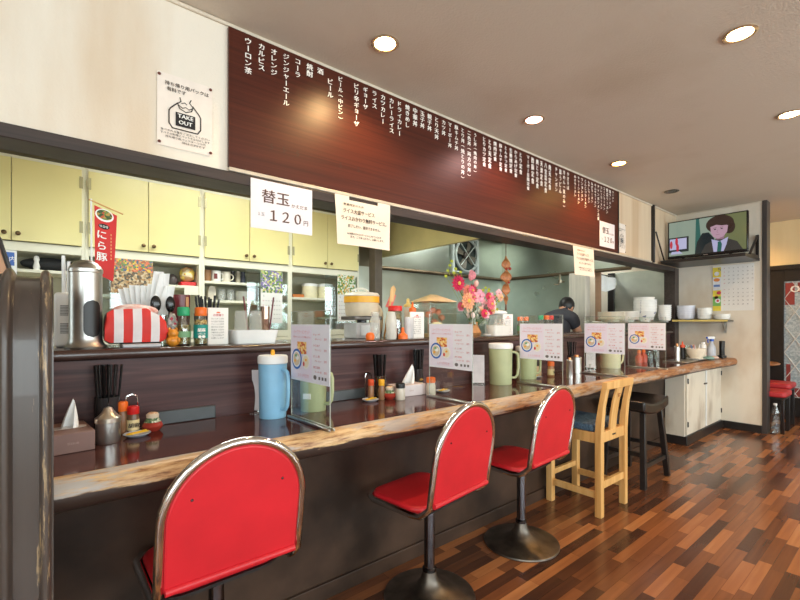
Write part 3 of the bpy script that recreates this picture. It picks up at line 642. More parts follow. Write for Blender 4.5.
# ------------------------------------------------------------------ ceiling lights
def downlight(x, y, label, col, e_disc, power, on=True):
    t = thing('downlight', label, 'ceiling light', (x, y, ZC), 0, 'round recessed ceiling lights')
    mb = MB(); mb.lathe([(.050, .0), (.062, -.001), (.066, -.005), (.058, -.009), (.050, -.006), (.050, 0)], seg=32); mb.build('trim_ring', mat('ring_gold' if on else 'ring_dark', (220, 196, 160) if on else (120, 110, 100), .25, .7), t)
    MB().lathe([(0, -.0035), (.0495, -.0035), (.0495, -.001), (0, -.001)], seg=32).build('lamp_face', emit('lamp_%d_%d_%d' % col, col, e_disc) if on else mat('lamp_off', (96, 88, 80), .25), t)
    if on:
        l = bpy.data.lights.new('downlight_beam', 'SPOT'); l.energy = power; l.color = lin(col)[:3]; l.spot_size = 2.6; l.spot_blend = .6; l.shadow_soft_size = .045
        o = bpy.data.objects.new('downlight_beam', l); COL.objects.link(o); o.parent = t; o.location = (0, 0, -.05)
downlight(1.22, 1.60, 'warm lit ceiling light nearest the camera along the menu board', (255, 214, 150), 26, 25)
downlight(2.42, 0.53, 'large bright ceiling light at the upper right above the floor', (255, 226, 170), 26, 13)
downlight(2.42, 1.595, 'pinkish lit ceiling light, second along the menu board', (255, 206, 200), 22, 20)
downlight(3.627, 1.592, 'amber lit ceiling light, third along the menu board', (255, 190, 104), 26, 27)
downlight(3.602, 0.537, 'bright ceiling light at the right edge of the photo', (255, 226, 180), 26, 20)
downlight(4.81, 1.60, 'unlit dark ceiling light nearest the television', (90, 80, 70), 0, 0, False)
downlight(4.81, 0.53, 'lit ceiling light beyond the right edge near the white wall end', (255, 206, 140), 24, 12)
downlight(6.85, 1.75, 'warm ceiling light in the room beyond the white wall', (255, 196, 116), 24, 34)
for k, (x, y) in enumerate(((1.0, 2.72), (3.9, 3.0), (5.55, 3.05))):
    t = thing('fluorescent_lamp', ('white fluorescent lamp on the ceiling above the yellow cabinets', 'white fluorescent lamp inside the cooking hood', 'short added fluorescent lamp, unseen, brightening the passage behind the hood')[k], 'ceiling light', (x, y, ZC))
    if k == 2: t.scale = (.45, 1, 1)  # third lamp is an unseen addition to brighten the passage and end steel panel
    MB().box(-.62, .62, -.06, .06, -.055, -.001).build('housing', WHITE, t, bev=.006)
    mb = MB(); mb.tube([(-.58, 0, -.08), (.58, 0, -.08)], .014, 12); mb.build('tube', emit('fluorescent', (240, 250, 235), 7), t)
    area('fluorescent_glow', (x, y, ZC-.10), (0, 0, 0), 1.2 if k < 2 else .5, .12, (18, 14, 9)[k], (.96, 1.0, .92))

# ------------------------------------------------------------------ menu board and the notices on the header
mbd = thing('menu_board', 'long brown wooden menu board with white Japanese dishes under the ceiling', 'menu board', (0, 0, 0))
MB().box(.607, 4.335, 1.912, 1.9295, 1.876, 2.483).build('board', BOARD, mbd, smooth=False)
MB().box(4.3355, 4.352, 1.908, 1.9295, 1.876, 2.483).build('end_strip', BLKWOOD, mbd, smooth=False)
mb = MB(); pl = Plane(mb, (0, 1.912, 0), FRX, FRU)
COLS = [(0.691, 0.0328, 'ウーロン茶'), (0.752, 0.032, 'カルピス'), (0.811, 0.032, 'オレンジ'), (0.871, 0.0312, 'ジンジャーエール'), (0.93, 0.0317, 'コーラ'), (0.994, 0.034, '焼酎'), (1.052, 0.034, '酒'), (1.109, 0.034, 'ビール'), (1.169, 0.0286, 'ビール(中ビン)'), (1.267, 0.0333, 'ピリ辛ギョーザ'), (1.325, 0.031, 'ギョーザ'), (1.385, 0.034, 'ライス'), (1.443, 0.0336, 'カツカレー'), (1.504, 0.034, 'カレーライス'), (1.562, 0.0337, 'ドライカレー'), (1.622, 0.0343, '焼きめし'), (1.681, 0.0377, '中華丼'), (1.739, 0.036, '玉子丼'), (1.798, 0.0357, '親子丼'), (1.858, 0.0357, 'とり天丼'), (1.919, 0.0337, 'カツ丼'), (1.975, 0.0326, 'マーボー丼'), (2.035, 0.033, '豚キムチ丼'), (2.095, 0.0341, 'とり丼(焼とりの丼)'), (2.157, 0.0348, '二色丼(両方の丼)'), (2.217, 0.0303, 'うし丼(焼肉の丼)'), (2.31, 0.0343, 'とりカツ定食'), (2.37, 0.0412, 'とり天定食'), (2.428, 0.0353, '焼肉定食'), (2.49, 0.0327, '豚キムチ定食'), (2.55, 0.0318, 'とんかつ定食'), (2.609, 0.0372, '生姜焼定食'), (2.669, 0.0338, 'からあげ定食'), (2.73, 0.0423, 'とり定食'), (2.824, 0.0334, 'マーボー豆腐定食'), (2.884, 0.052, '酢豚定食'), (2.946, 0.0462, '焼とり定食'), (3.004, 0.0505, '天津定食'), (3.063, 0.0488, '八宝菜定食'), (3.122, 0.0523, '肉天定食'), (3.218, 0.041, 'チャンポン'), (3.279, 0.052, '皿うどん'), (3.338, 0.0399, '冷めん(夏のみ)'), (3.401, 0.0383, 'やきそば'), (3.516, 0.0317, 'みそラーメン'), (3.576, 0.0301, 'チャーシューメン'), (3.635, 0.0345, 'ワンタンメン'), (3.695, 0.0324, 'とんこつラーメン'), (3.755, 0.029, 'もやしラーメン'), (3.814, 0.0318, 'ねぎラーメン'), (3.875, 0.0314, 'キムチラーメン'), (3.932, 0.0366, 'チャンポンメン大盛'), (3.99, 0.0314, 'カレーラーメン'), (4.047, 0.031, 'コーンラーメン'), (4.107, 0.0405, '野菜ラーメン'), (4.164, 0.0366, '塩ラーメン'), (4.226, 0.0278, 'ラーメン')]
for x, pitch, t in COLS:
    top = 2.437 if t == 'ビール' else 2.468
    mb = MB(); pl = Plane(mb, (0, 1.912, 0), FRX, FRU); pl.vtext(t, x, top, pitch, 0, offs=.02, wide=1.12 if x < 2.6 else 1.35)
    mb.build('dish_lettering', WHINK, mbd, smooth=False)
mb = MB(); pl = Plane(mb, (0, 1.912, 0), FRX, FRU)
for x, t in ((.80, '5'), (.86, '5'), (.93, '5'), (1.17, '5'), (1.28, '5')):
    mb = MB(); pl = Plane(mb, (0, 1.912, 0), FRX, FRU); pl.vtext(t, x, 2.03, .04, 0); mb.build('faded_digit', mat('faded_digit', (62, 34, 24), .6), mbd, smooth=False)
def takeout(loc, w_, h, label, tilt):
    t = thing('takeout_notice', label, 'notice', loc)
    mb = MB(); mb.sheet(lambda u, v: (-w_/2+w_*u, -.004-.004*math.sin(v*3)*u, h*v), 6, 8)
    mb.build('sheet', mat('notice_paper', (244, 232, 220), .75, var=.03), t)
    mb = MB(); pl = Plane(mb, (0, -.0086, h/2), FRX, FRU); k = w_/.207
    pl.text('持ち帰り用パックは', .006*k, .107*k, .018*k, 0, width=.165*k, offs=.012); pl.text('有料です', -.035*k, .085*k, .018*k, 0, offs=.012)
    pl.stroke([(-.03*k, .038*k), (-.055*k, .012*k), (-.062*k, -.0*k), (-.062*k, -.05*k), (-.05*k, -.068*k), (.045*k, -.068*k), (.057*k, -.05*k), (.057*k, 0), (.05*k, .012*k), (.026*k, .04*k)], .0045*k, 0)
    pl.stroke([(-.022*k, .062*k), (-.018*k, .048*k), (-.03*k, .036*k), (-.024*k, .018*k), (0, .008*k), (.022*k, .018*k), (.027*k, .036*k), (.014*k, .05*k), (.02*k, .064*k)], .0035*k, 0)
    pl.stroke([(-.026*k, .03*k), (-.012*k, .022*k), (0, .028*k), (.012*k, .022*k), (.024*k, .03*k)], .003*k, 0); pl.stroke([(-.016*k, .04*k), (-.004*k, .046*k), (.004*k, .04*k)], .003*k, 0)
    pl.rect(-.038*k, .036*k, -.055*k, .0*k, 0); pl.text('TAKE', -.001*k, -.013*k, .022*k, 1, width=.058*k, offs=.03, lift=.0012); pl.text('OUT', -.001*k, -.038*k, .022*k, 1, width=.05*k, offs=.03, lift=.0012)
    for i, s in enumerate(('食べきれる量をご注文してください', 'すべての料理にパックをお付けします', '持ち帰り用パックは一つ十円', '袋は三円です')): pl.text(s, .0*k if i < 3 else .03*k, -.082*k-.0125*k*i, .01*k, 0, width=(.185 if i < 2 else .15 if i == 2 else .09)*k, offs=.006)
    mb.build('printed_text', [INK, PAPER], t, smooth=False)
    for sx in (-1, 1):
        for z in (.012*k, h-.012*k): mb = MB(); mb.lathe([(0, 0), (.006*k, 0), (.006*k, .002), (.003*k, .005), (0, .005)], seg=10, M=T(sx*(w_/2-.007*k), -.0085, z, 0, PI/2)); mb.build('drawing_pin', mat('pin', (110, 60, 50), .4), t)
    return t
takeout((.438, 1.93, 1.905), .207, .292, 'white take out bag notice pinned on the cream wall left of the board', 0)
takeout((4.445, 1.93, 1.895), .17, .29, 'small take out bag notice pinned right of the menu board', 0)
def price(loc, w_, h, label, blk):
    t = thing('price_sign', label, 'sign', loc)
    MB().box(-w_/2, w_/2, -.002, .001, 0, h).build('sheet', mat('violet_white_paper', (240, 232, 238), .6, var=.02), t)
    k = w_/.307
    def line(*a, **kw): mb = MB(); Plane(mb, (0, -.0021, h/2), FRX, FRU).text(*a, **kw); mb.build('printed_text', [INK if blk else BRINK, GREYINK], t, smooth=False)
    line('替玉', -.035*k, .040*k, .066*k, 0, width=.135*k, offs=.02); line('かえだま', .085*k, .017*k, .02*k, 0, width=.083*k, offs=.015)
    line('１２０', .015*k, -.045*k, .066*k, 0, width=.155*k, offs=.025); line('円', .119*k, -.058*k, .028*k, 0, offs=.015)
    line('１玉', -.105*k, -.045*k, .018*k, 1, offs=.004)
    return t
price((.849, 1.901, 1.622), .302, .221, 'white price sign reading 120 yen hanging at the left below the menu board', False)
price((4.10, 1.908, 1.905), .30, .234, 'small 120 yen price sign at the lower right corner of the menu board', True)
def rice_note(loc, w_, h, label, kind):
    t = thing('hanging_note', label, 'notice', loc)
    mb = MB(); cur = lambda u, v: (-w_/2+w_*u+(.014*(1-v)*(1-u) if kind == 0 else .03*(1-v)), -.003-.006*math.sin(u*4+v*2)*(1-v), h*v)
    mb.sheet(cur, 10, 8)
    if kind == 0:
        mb.sheet(lambda u, v: (-w_/2+.085*u, -.003, h+.018*v), 2, 1); mb.sheet(lambda u, v: (w_/2-.085+.085*u, -.003, h+.018*v), 2, 1)
    mb.build('sheet', OLDPAPER, t)
    k = w_/.36
    L = [('数量限定のため', -.07, .09, .011, .12), ('ライス大盛サービス', -.035, .058, .02, .19), ('ライスおかわり無料サービス。', .0, .020, .02, .28), ('終了しだい、提供できません。', .0, -.018, .014, .20), ('※お食事の方のみのサービスとさせていただき', .0, -.058, .01, .21), ('ます。ご了承ください、お願いします。', .02, -.074, .01, .21)]
    for s, x, y, sz, wd in L: mb = MB(); Plane(mb, (.0 if kind == 0 else .014, -.0105, h/2), FRX, FRU).text(s, x*k, y, sz*1.25, 0, width=wd*k*1.05, offs=.02); mb.build('handwritten_line', [INK if kind == 0 else BRINK], t, smooth=False)
    return t
rice_note((1.305, 1.901, 1.60), .355, .235, 'cream handwritten rice service note hanging below the menu board left half', 0)
rice_note((3.635, 1.901, 1.607), .36, .245, 'tan handwritten note hanging below the menu board right end', 1)

# ------------------------------------------------------------------ television, its shelf and the calendar
sh = thing('television_shelf', 'black wall shelf with brackets carrying the television', 'shelf', (0, 0, 0))
MB().box(5.36, XW-.001, 1.13, 1.898, 1.858, 1.892).build('shelf_board', BLKWOOD, sh, bev=.003)
mb = MB(); mb.tube([(5.215, 1.89, 2.20), (5.42, 1.88, 1.90)], .008, 8); mb.build('diagonal_brace', DKMETAL, sh)
mb = MB(); mb.box(5.60, XW-.002, 1.135, 1.16, 1.893, 1.915).box(XW-.03, XW-.002, 1.135, 1.16, 1.893, 2.14).tube([(5.62, 1.148, 1.91), (XW-.02, 1.148, 2.13)], .013, 8); mb.build('bracket', BLKWOOD, sh)
tv = thing('television', 'flat black television on the corner shelf showing a person in suit', 'television', (5.60, 1.525, 1.893), math.radians(-0.5))
MB().box(-.02, .02, -.372, .372, .035, .462).build('casing', BLKGLOSS, tv, bev=.006)
for s in (-1, 1): mb = MB(); mb.box(-.07, .07, s*.22-.02, s*.22+.02, 0, .008).box(-.01, .01, s*.22-.012, s*.22+.012, .007, .036); mb.build('foot', BLACK, tv, bev=.002)
mb = MB(); pl = Plane(mb, (-.0206, 0, .255), SDX, FRU)       # picture on the screen
S = ['tv_grey', 'tv_teal', 'tv_dark', 'tv_suit', 'tv_skin', 'tv_hair', 'tv_shirt', 'tv_white', 'tv_red', 'tv_olive', 'tv_shade']
SCOL = dict(tv_grey=(150, 166, 150), tv_teal=(46, 104, 96), tv_dark=(30, 42, 46), tv_suit=(66, 64, 60), tv_skin=(196, 158, 176), tv_hair=(62, 46, 40), tv_shirt=(190, 188, 224), tv_white=(196, 196, 230), tv_red=(206, 60, 76), tv_olive=(118, 124, 84), tv_shade=(160, 122, 140))
sm = [emit(k, SCOL[k], 0.72) for k in S]
pl.rect(-.358, .358, -.190, .195, 0); e = .0012
pl.rect(.16, .358, -.19, .195, 9, e)
pl.poly([(-.10, -.19), (-.03, -.19), (-.06, .195), (-.09, .195)], 1, e)
pl.rect(-.358, -.16, -.15, .02, 2, e); pl.rect(-.35, -.18, -.12, .005, 7, e+.0006); pl.poly([(-.34, -.17), (-.22, -.17), (-.25, -.14), (-.33, -.14)], 7, e+.0006)
for (x, y) in ((-.335, -.06), (-.28, -.03), (-.27, -.10)): pl.disc(x, y, .014, .045, 8, e+.0012)
pl.poly([(-.10, -.19), (-.08, -.06), (-.03, .03), (.03, .03), (.08, -.04), (.08, -.19)], 2, e+.0006)
pl.poly([(-.04, -.19), (0, -.10), (.09, -.055), (.19, -.055), (.28, -.10), (.33, -.19)], 3, e+.0012)
pl.poly([(.075, -.19), (.055, -.05), (.13, -.08), (.205, -.045), (.19, -.12), (.165, -.19)], 6, e+.0018)
pl.poly([(.112, -.085), (.138, -.08), (.150, -.115), (.142, -.19), (.105, -.19), (.112, -.115)], 1, e+.0024)
pl.poly([(.10, -.06), (.165, -.06), (.175, -.02), (.09, -.02)], 10, e+.0022)
pl.disc(.13, .105, .125, .095, 5, e+.0018); pl.disc(.215, .06, .05, .07, 5, e+.0018)
pl.poly([(.045, .10), (.05, .02), (.075, -.03), (.115, -.05), (.16, -.035), (.195, .01), (.205, .09), (.16, .12), (.09, .115)], 4, e+.0024)
pl.poly([(.03, .08), (.05, .13), (.13, .15), (.21, .13), (.215, .07), (.19, .085), (.15, .085), (.10, .10), (.05, .085)], 5, e+.003)
for x in (.088, .148): pl.disc(x, .052, .011, .005, 2, e+.0034); pl.stroke([(x-.015, .067), (x+.013, .068)], .004, 5, e+.0034)
pl.stroke([(.112, .045), (.105, .018), (.116, .014)], .003, 10, e+.0034); pl.stroke([(.098, -.008), (.13, -.006)], .005, 10, e+.0034)
mb.build('screen', sm, tv, smooth=False)
MB().box(-.0225, -.0205, -.02, .02, .043, .049).build('maker_badge', STEEL, tv, smooth=False)
t = thing('month_calendar', 'large white two month calendar with yellow green strip below the television', 'calendar', (XW-.002, 1.365, 1.328))
MB().box(-.006, 0, -.187, .187, 0, .51).build('sheet', PAPER, t, smooth=False)
mb = MB(); pl = Plane(mb, (-.0061, 0, .255), SDX, FRU)
pl.rect(-.187, -.11, .13, .255, 0); pl.rect(-.187, -.11, -.02, .13, 1); pl.rect(-.187, -.11, -.255, -.02, 0); pl.rect(-.187, -.11, -.20, -.09, 2, .001)
pl.text('５', -.125, .215, .05, 3, offs=.02); pl.disc(-.15, .17, .024, .024, 1, .001); pl.disc(-.15, .10, .03, .02, 6, .001); pl.rect(-.18, -.12, .02, .045, 4, .001); pl.disc(-.13, -.05, .022, .02, 5, .001); pl.disc(-.155, -.10, .02, .02, 6, .001); pl.disc(-.14, -.14, .026, .026, 1, .0014); pl.disc(-.14, -.14, .012, .014, 5, .0018)
mb.build('picture_strip', [mat('cal_yellow', (244, 222, 80), .6), mat('cal_pale', (240, 240, 244), .6), mat('cal_green', (130, 190, 100), .6), mat('cal_navy', (60, 70, 120), .6), mat('cal_blue', (110, 140, 200), .6), mat('cal_red', (220, 70, 90), .6), mat('cal_orange', (240, 150, 80), .6)], t, smooth=False)
mb = MB(); pl = Plane(mb, (-.0061, 0, .255), SDX, FRU)
for blk in (0, 1):
    for r in range(6 if blk == 0 else 5):
        for c in range(7):
            n_ = r*7+c-2 if r else 0
            x = -.078+c*.042; y = .225-blk*.24-r*.042
            if r and 1 <= n_ <= 31: pl.text(str(n_), x, y, .017, 1 if c == 0 else 0, offs=.006)
            elif not r: pl.text('日月火水木金土'[c], x, y, .013, 1 if c == 0 else 0, offs=.004)
mb.build('date_grid', [GREYINK, REDINK], t, smooth=False)
MB().box(-.009, -.0061, -.187, .187, .498, .512).build('binding', PAPER, t, smooth=False)
# crockery shelf on the end wall
sf = thing('wall_shelf', 'short wall shelf with yellow front edge holding white bowls below the calendar', 'shelf', (0, 0, 0))
MB().box(5.72, XW-.001, 1.36, 1.895, 1.205, 1.222).build('board', DKMETAL, sf, bev=.002)
MB().box(5.712, 5.7195, 1.36, 1.895, 1.205, 1.226).build('yellow_edge', mat('yellow_edge', (226, 204, 120), .5), sf, smooth=False)
mb = MB(); mb.box(XW-.02, XW-.001, 1.42, 1.445, 1.08, 1.204).tube([(5.80, 1.432, 1.20), (XW-.012, 1.432, 1.10)], .006, 8); mb.build('bracket', STEEL, sf)

# ------------------------------------------------------------------ things on the ledge (its top is 1.10 m up)
ZL = 1.1005; ZT = .7875
def ordinal(k): return ['topmost', 'second from the top', 'third from the top', 'fourth from the top', 'fifth from the top', 'sixth from the top', 'seventh from the top', 'eighth from the top', 'ninth from the top'][k]
t = thing('wifi_router', 'upright white wifi router with two antennas at the left end of the ledge', 'router', (.052, 2.175, ZL), -.1)
MB().box(-.030, .030, -.05, .05, 0, .215).build('body', WHITE, t, bev=.012, seg=3)
mb = MB()
for z in (.075, .145):
    for r in range(7): mb.box(-.010, .016, -.0512, -.0499, z+r*.006-.02, z+r*.006-.0165)
mb.build('vent_grille', mat('vent_grey', (150, 150, 150), .5), t, smooth=False)
for x, y, h in ((.002, -.03, .36), (.014, .03, .345)): MB().tube([(x, y, .20), (x-.004, y, h)], [.009, .006], 12).build('antenna', WHITE, t)
t = thing('straw_dispenser', 'tall stainless steel cylinder dispenser with dome lid and dark oval opening', 'dispenser', (.112, 2.025, ZL))
MB().lathe([(0, 0), (.066, 0), (.068, .006), (.060, .014), (.054, .028), (.0525, .04), (.0525, .285), (.055, .288), (.055, .30), (.0525, .303), (.048, .312), (.036, .326), (.018, .334), (0, .336)], seg=40).build('body', STEEL, t)
mb = MB(); NR = 24; vs = []; fs = []
for i in range(NR+1):
    z = -.070+.14*i/NR; hw = .030 if abs(z) < .040 else .030*math.sqrt(max(0.0004, 1-((abs(z)-.040)/.030)**2))
    for j in range(7): a = (-1+2*j/6)*hw/.0535+.36; vs.append((.0531*math.sin(a), -.0531*math.cos(a), .112+z))
for i in range(NR):
    for j in range(6): fs.append((i*7+j, i*7+j+1, (i+1)*7+j+1, (i+1)*7+j))
mb.add(vs, fs)
mb.build('oval_opening', mat('dark_opening', (26, 24, 24), .35), t)
t = thing('banner_flag', 'small red vertical banner with white Japanese letters and a dish picture', 'banner', (.140, 2.145, ZL))
MB().lathe([(0, 0), (.03, 0), (.03, .012), (.008, .018), (.008, .02), (0, .02)], seg=16).build('base', WHITE, t)
MB().tube([(0, 0, .015), (-.004, 0, .60)], .0035, 8).build('pole', WHITE, t); MB().tube([(-.012, 0, .596), (.105, -.01, .552)], .003, 8).build('crossbar', LTWOOD, t)
def bf(u, v): return (.006+(.062+.016*v)*u+.003*(1-v), -.006+.004*math.sin(v*5+u*2), .298+.276*v-.030*u)
mb = MB(); mb.sheet(bf, 6, 14, 0, .0005); mb.build('cloth', mat('red_cloth', (222, 46, 40), .6, var=.03), t)
mb = MB(); pl = Plane(mb, (.042, -.0118, .418), (.985, 0, -.16), FRU)
pl.disc(-.002, .118, .032, .026, 0); pl.disc(-.002, .12, .027, .020, 2, .001)
mb.build('dish_picture', [WHINK, INK, blotch('dish_greens', [(70, 110, 50), (190, 150, 70), (110, 140, 60), (200, 90, 50), (60, 80, 40)], 130)], t, smooth=False)
mb = MB(); pl = Plane(mb, (.042, -.0118, .418), (.985, 0, -.16), FRU)
pl.disc(-.004, .072, .019, .011, 1); pl.text('味自慢', -.004, .072, .011, 0, width=.03, lift=.0012)
for i, ch in enumerate('にら豚'): pl.text(ch, -.011, .036-.045*i, .038, 0, offs=.025)
for i in range(8): pl.rect(.019, .0225, .04-.014*i, .048-.014*i, 3)
mb.build('lettering', [WHINK, INK, blotch('dish_greens', [(70, 110, 50), (190, 150, 70), (110, 140, 60), (200, 90, 50), (60, 80, 40)], 130), mat('banner_gold', (236, 170, 110), .6)], t, smooth=False)
t = thing('striped_pouch', 'red and white striped padded pouch on a grey tray', 'pouch', (.275, 2.02, ZL+.014))
def pouch_outline():
    return [(-.108, .012), (-.09, 0), (.085, 0), (.104, .012), (.110, .05), (.104, .085), (.085, .112), (.05, .128), (.035, .142), (-.035, .138), (-.08, .135), (-.104, .118), (-.108, .07)]
po = pouch_outline(); mb = MB(); M_ = Matrix(((1, 0, 0, 0), (0, 0, 1, 0), (0, 1, 0, 0), (0, 0, 0, 1)))
mb.prism(po, -.03, .055, 0, M_); mb.build('pouch_body', BLACK, t, bev=.02, seg=3)
for i in range(7):
    x0 = -.109+i*.0312; x1 = x0+.0312; pts = []
    def at(x, side):
        zs = []
        for a, b_ in zip(po, po[1:]+po[:1]):
            if (a[0]-x)*(b_[0]-x) <= 0 and abs(a[0]-b_[0]) > 1e-6: zs.append(a[1]+(b_[1]-a[1])*(x-a[0])/(b_[0]-a[0]))
        return (max(zs) if side else min(zs)) if zs else .06
    x0c, x1c = max(x0, -.1075), min(x1, .1095)
    f = lambda u, v: (x0c+(x1c-x0c)*u, -.0325-.010*math.sin(PI*min(1, max(0, v)))*1.0, at(x0c+(x1c-x0c)*u, 0)+.005+(at(x0c+(x1c-x0c)*u, 1)-at(x0c+(x1c-x0c)*u, 0)-.006)*v)
    mb = MB(); mb.sheet(f, 4, 8, 0, .003); mb.build('stripe', mat('pouch_red', (220, 50, 42), .6) if i % 2 == 0 else mat('pouch_white', (236, 230, 232), .6), t)
mb = MB(); mb.ball((0, .015, .128), .085, .05, .030, 20, 10); mb.build('pouch_top', mat('pouch_mix', (226, 120, 104), .6, var=.1, scale=40, col2=(240, 228, 222)), t)
tag(MB().box(-.066, .066, -.055, .05, 0, .0135).build('grey_tray', mat('grey_tray', (196, 196, 200), .4), loc=(.288, 2.005, ZL), bev=.003), 'flat grey tray under the striped pouch', 'tray')
def jarlike(name, label, cat, loc, prof, m, extra=(), group=None, seg=28, rz=0):
    t = thing(name, label, cat, loc, rz, group); MB().lathe(prof, seg=seg).build('body', m, t)
    for nm, pr, mm in extra: MB().lathe(pr, seg=seg).build(nm, mm, t)
    return t
# cutlery and napkin crowd behind the pouch
t = jarlike('cutlery_cup', 'clear cup of black ladles behind the striped pouch', 'cup', (.385, 2.10, ZL), [(.03, 0), (.034, .13), (.032, .13), (.028, .003), (0, .003)], GLASS)
for k, (x, y, a, lb) in enumerate(((.372, 2.09, -.10, 'black plastic ladle standing in the cup, left one'), (.402, 2.10, .10, 'black plastic ladle standing in the cup, right one'))):
    s = thing('ladle', lb, 'ladle', (x, y, ZL+.005), 0, 'black ladles')
    MB().tube([(0, 0, 0), (a*.1, 0, .14)], .004, 8).build('handle', BLACK, s)
    mb = MB(); mb.ball((a*.14, 0, .172), .019 if k else .021, .010, .036, 18, 12); mb.build('bowl', BLKGLOSS, s)
t = thing('paper_napkin_fan', 'fan of white paper wrapped spoons behind the ladles', 'napkins', (.35, 2.205, ZL), 0)
rr = random.Random(4)
for k in range(9):
    a = -.75+k*.17; h = .24+.02*rr.random()+(.05 if k in (6, 7) else 0); x = -.02+k*.004; w_ = .018
    mb = MB(); dx = math.sin(a)*.11
    mb.sheet(lambda u, v: (x+dx*v+(u-.5)*2*w_*(.5+.9*math.sin(min(1, v*1.05)*2.4)), -.01*k+.012*math.sin(u*PI)+.02*v, .02+h*v*math.cos(a*.55)), 4, 8, 0, .0008)
    mb.build('paper_wrap', TISSUE, t)
t = jarlike('napkin_holder_cup', 'short white cup behind the paper wrapped spoons', 'cup', (.35, 2.255, ZL), [(.03, 0), (.036, .10), (.034, .10), (.028, .003), (0, .003)], PORC)
t = jarlike('lacquer_cup', 'maroon lacquered cup behind the green capped bottle', 'cup', (.478, 2.19, ZL), [(.036, 0), (.040, .225), (.037, .225), (.033, .01), (0, .01)], MAROON)
MB().box(.012, .024, -.0412, -.038, .17, .215).build('gold_mark', mat('gold_mark', (200, 130, 60), .4), t)
t = jarlike('straw_cup', 'dark cup packed with black straws behind the white menu card', 'cup', (.585, 2.17, ZL), [(.05, 0), (.055, .14), (.052, .14), (.047, .004), (0, .004)], BLACK)
def sticks(cx, cy, z0, n, r, L, lean, label, group, name='chopstick', m=BLKGLOSS, seed=1, th=.0033, lj=.012):
    rnd = random.Random(seed); proto = None; out = []
    for k in range(n):
        a = 2.39996*k+.2*rnd.random(); f_ = math.sqrt((k+.6)/n); q = r*f_
        x, y = cx+q*math.cos(a), cy+q*math.sin(a)
        if proto is None:
            mb = MB(); mb.tube([(0, 0, 0), (0, 0, L)], [th*.55, th], 8)
            proto = tag(mb.build(name, m, loc=(x, y, z0)), label, name.replace('_', ' '), group); o = proto
        else: o = proto.copy(); COL.objects.link(o); o.location = (x, y, z0)
        o.rotation_euler = (-lean*f_*math.sin(a), lean*f_*math.cos(a), 0); o.scale = (1, 1, 1-lj*4*rnd.random()); out.append(o)
    return out
sticks(.585, 2.17, ZL+.005, 16, .027, .225, .16, 'black straw standing in the dark cup behind the menu card', 'black straws on the ledge', 'black_straw', BLACK, 5, .005, .025)
# figurine, seasoning bottles, cards
t = thing('ornament', 'small orange round animal ornament beside the green capped bottle', 'ornament', (.403, 1.985, ZL))
mb = MB(); mb.ball((0, 0, .022), .027, .022, .024).ball((0, -.002, .052), .021, .019, .019)
for s in (-1, 1): mb.ball((s*.013, 0, .069), .006, .005, .008, 10, 8); mb.ball((s*.018, -.014, .024), .008, .008, .012, 10, 8)
mb.build('body', mat('orange_ceramic', (226, 146, 48), .3, var=.15, scale=60), t)
t = jarlike('floral_pot', 'small clear pot with pink floral print above the orange ornament', 'pot', (.413, 2.045, ZL), [(.02, 0), (.026, .03), (.024, .09), (.018, .11), (.010, .135), (0, .137)], blotch('floral_print', [(200, 190, 186), (180, 176, 170), (206, 80, 100), (226, 220, 214), (160, 156, 150)], 90, .2))
def spice(name, label, x, y, lid, fill, lab, labcol, z=ZL, k=1.0):
    t = thing(name, label, 'bottle', (x, y, z), 0, None)
    MB().lathe([(0, 0), (.026*k, 0), (.028*k, .006*k), (.028*k, .085*k), (.022*k, .105*k), (.020*k, .125*k), (.018*k, .125*k), (.0195*k, .105*k), (.0255*k, .083*k), (.0255*k, .006*k), (0, .006*k)]).build('glass_body', GLASS, t)
    MB().lathe([(0, .007*k), (.0248*k, .007*k), (.0248*k, fill*k), (0, fill*k+.006*k)]).build('contents', SEED, t)
    MB().lathe([(.0235*k, .126*k), (.0245*k, .128*k), (.0245*k, .158*k), (.021*k, .163*k), (0, .163*k)]).build('cap', lid, t)
    if lab:
        mb = MB(); mb.lathe([(.0284*k, lab[0]*k), (.0288*k, lab[0]*k), (.0288*k, lab[1]*k), (.0284*k, lab[1]*k)])
        if lab[2]:
            pl = Plane(mb, (-.004, -.0292*k, (lab[0]+lab[1])/2*k), FRX, FRU); pl.text('胡麻', 0, .006, .018, 1, width=.032, offs=.03); pl.text('いりごま', 0, -.010, .009, 1, width=.03, offs=.02); pl.disc(-.007, -.022, .007, .006, 1); pl.disc(.008, -.022, .007, .006, 1)
        mb.build('label_band', [labcol, WHINK], t)
    return t
spice('sesame_bottle', 'glass seasoning bottle with green cap beside the orange ornament', .447, 2.0, GREEN, .085, (.035, .06, 0), mat('pale_green_label', (126, 176, 130), .5))
spice('sesame_bottle', 'glass seasoning bottle with orange cap and teal label', .513, 1.99, ORANGE, .108, (.03, .088, 1), TEAL)
def menu_card(x, y, z, w_, h, label, rz=0):
    t = thing('menu_card', label, 'card', (x, y, z), rz)
    MB().box(-w_/2, w_/2, -.004, .004, 0, h).build('card', PAPER, t, bev=.001)
    mb = MB(); pl = Plane(mb, (0, -.0042, h/2), FRX, FRU)
    pl.text('お持帰り', 0, h*.30, h*.08, 1, width=w_*.5, offs=.02); pl.disc(0, h*.37, w_*.10, h*.02, 2)
    for i, s in enumerate(('ぎょうざ 三百円', 'から揚げ 四百円', 'チャーハン 五百円', '焼きそば 五百円', '春巻き 三百円', '中華弁当 七百円', 'ご注文は店員まで', 'お願いします')): pl.text(s, -w_*.04, h*(.20-.075*i), h*.05, 0, width=w_*.62, offs=.0)
    mb.build('print', [GREYINK, REDINK, ORANGE], t, smooth=False); return t
menu_card(.588, 2.0, ZL, .088, .163, 'white printed takeaway card right of the teal labelled bottle', .05)
menu_card(1.80, 2.03, ZL, .098, .163, 'white printed card standing left of the second acrylic divider', -.25)
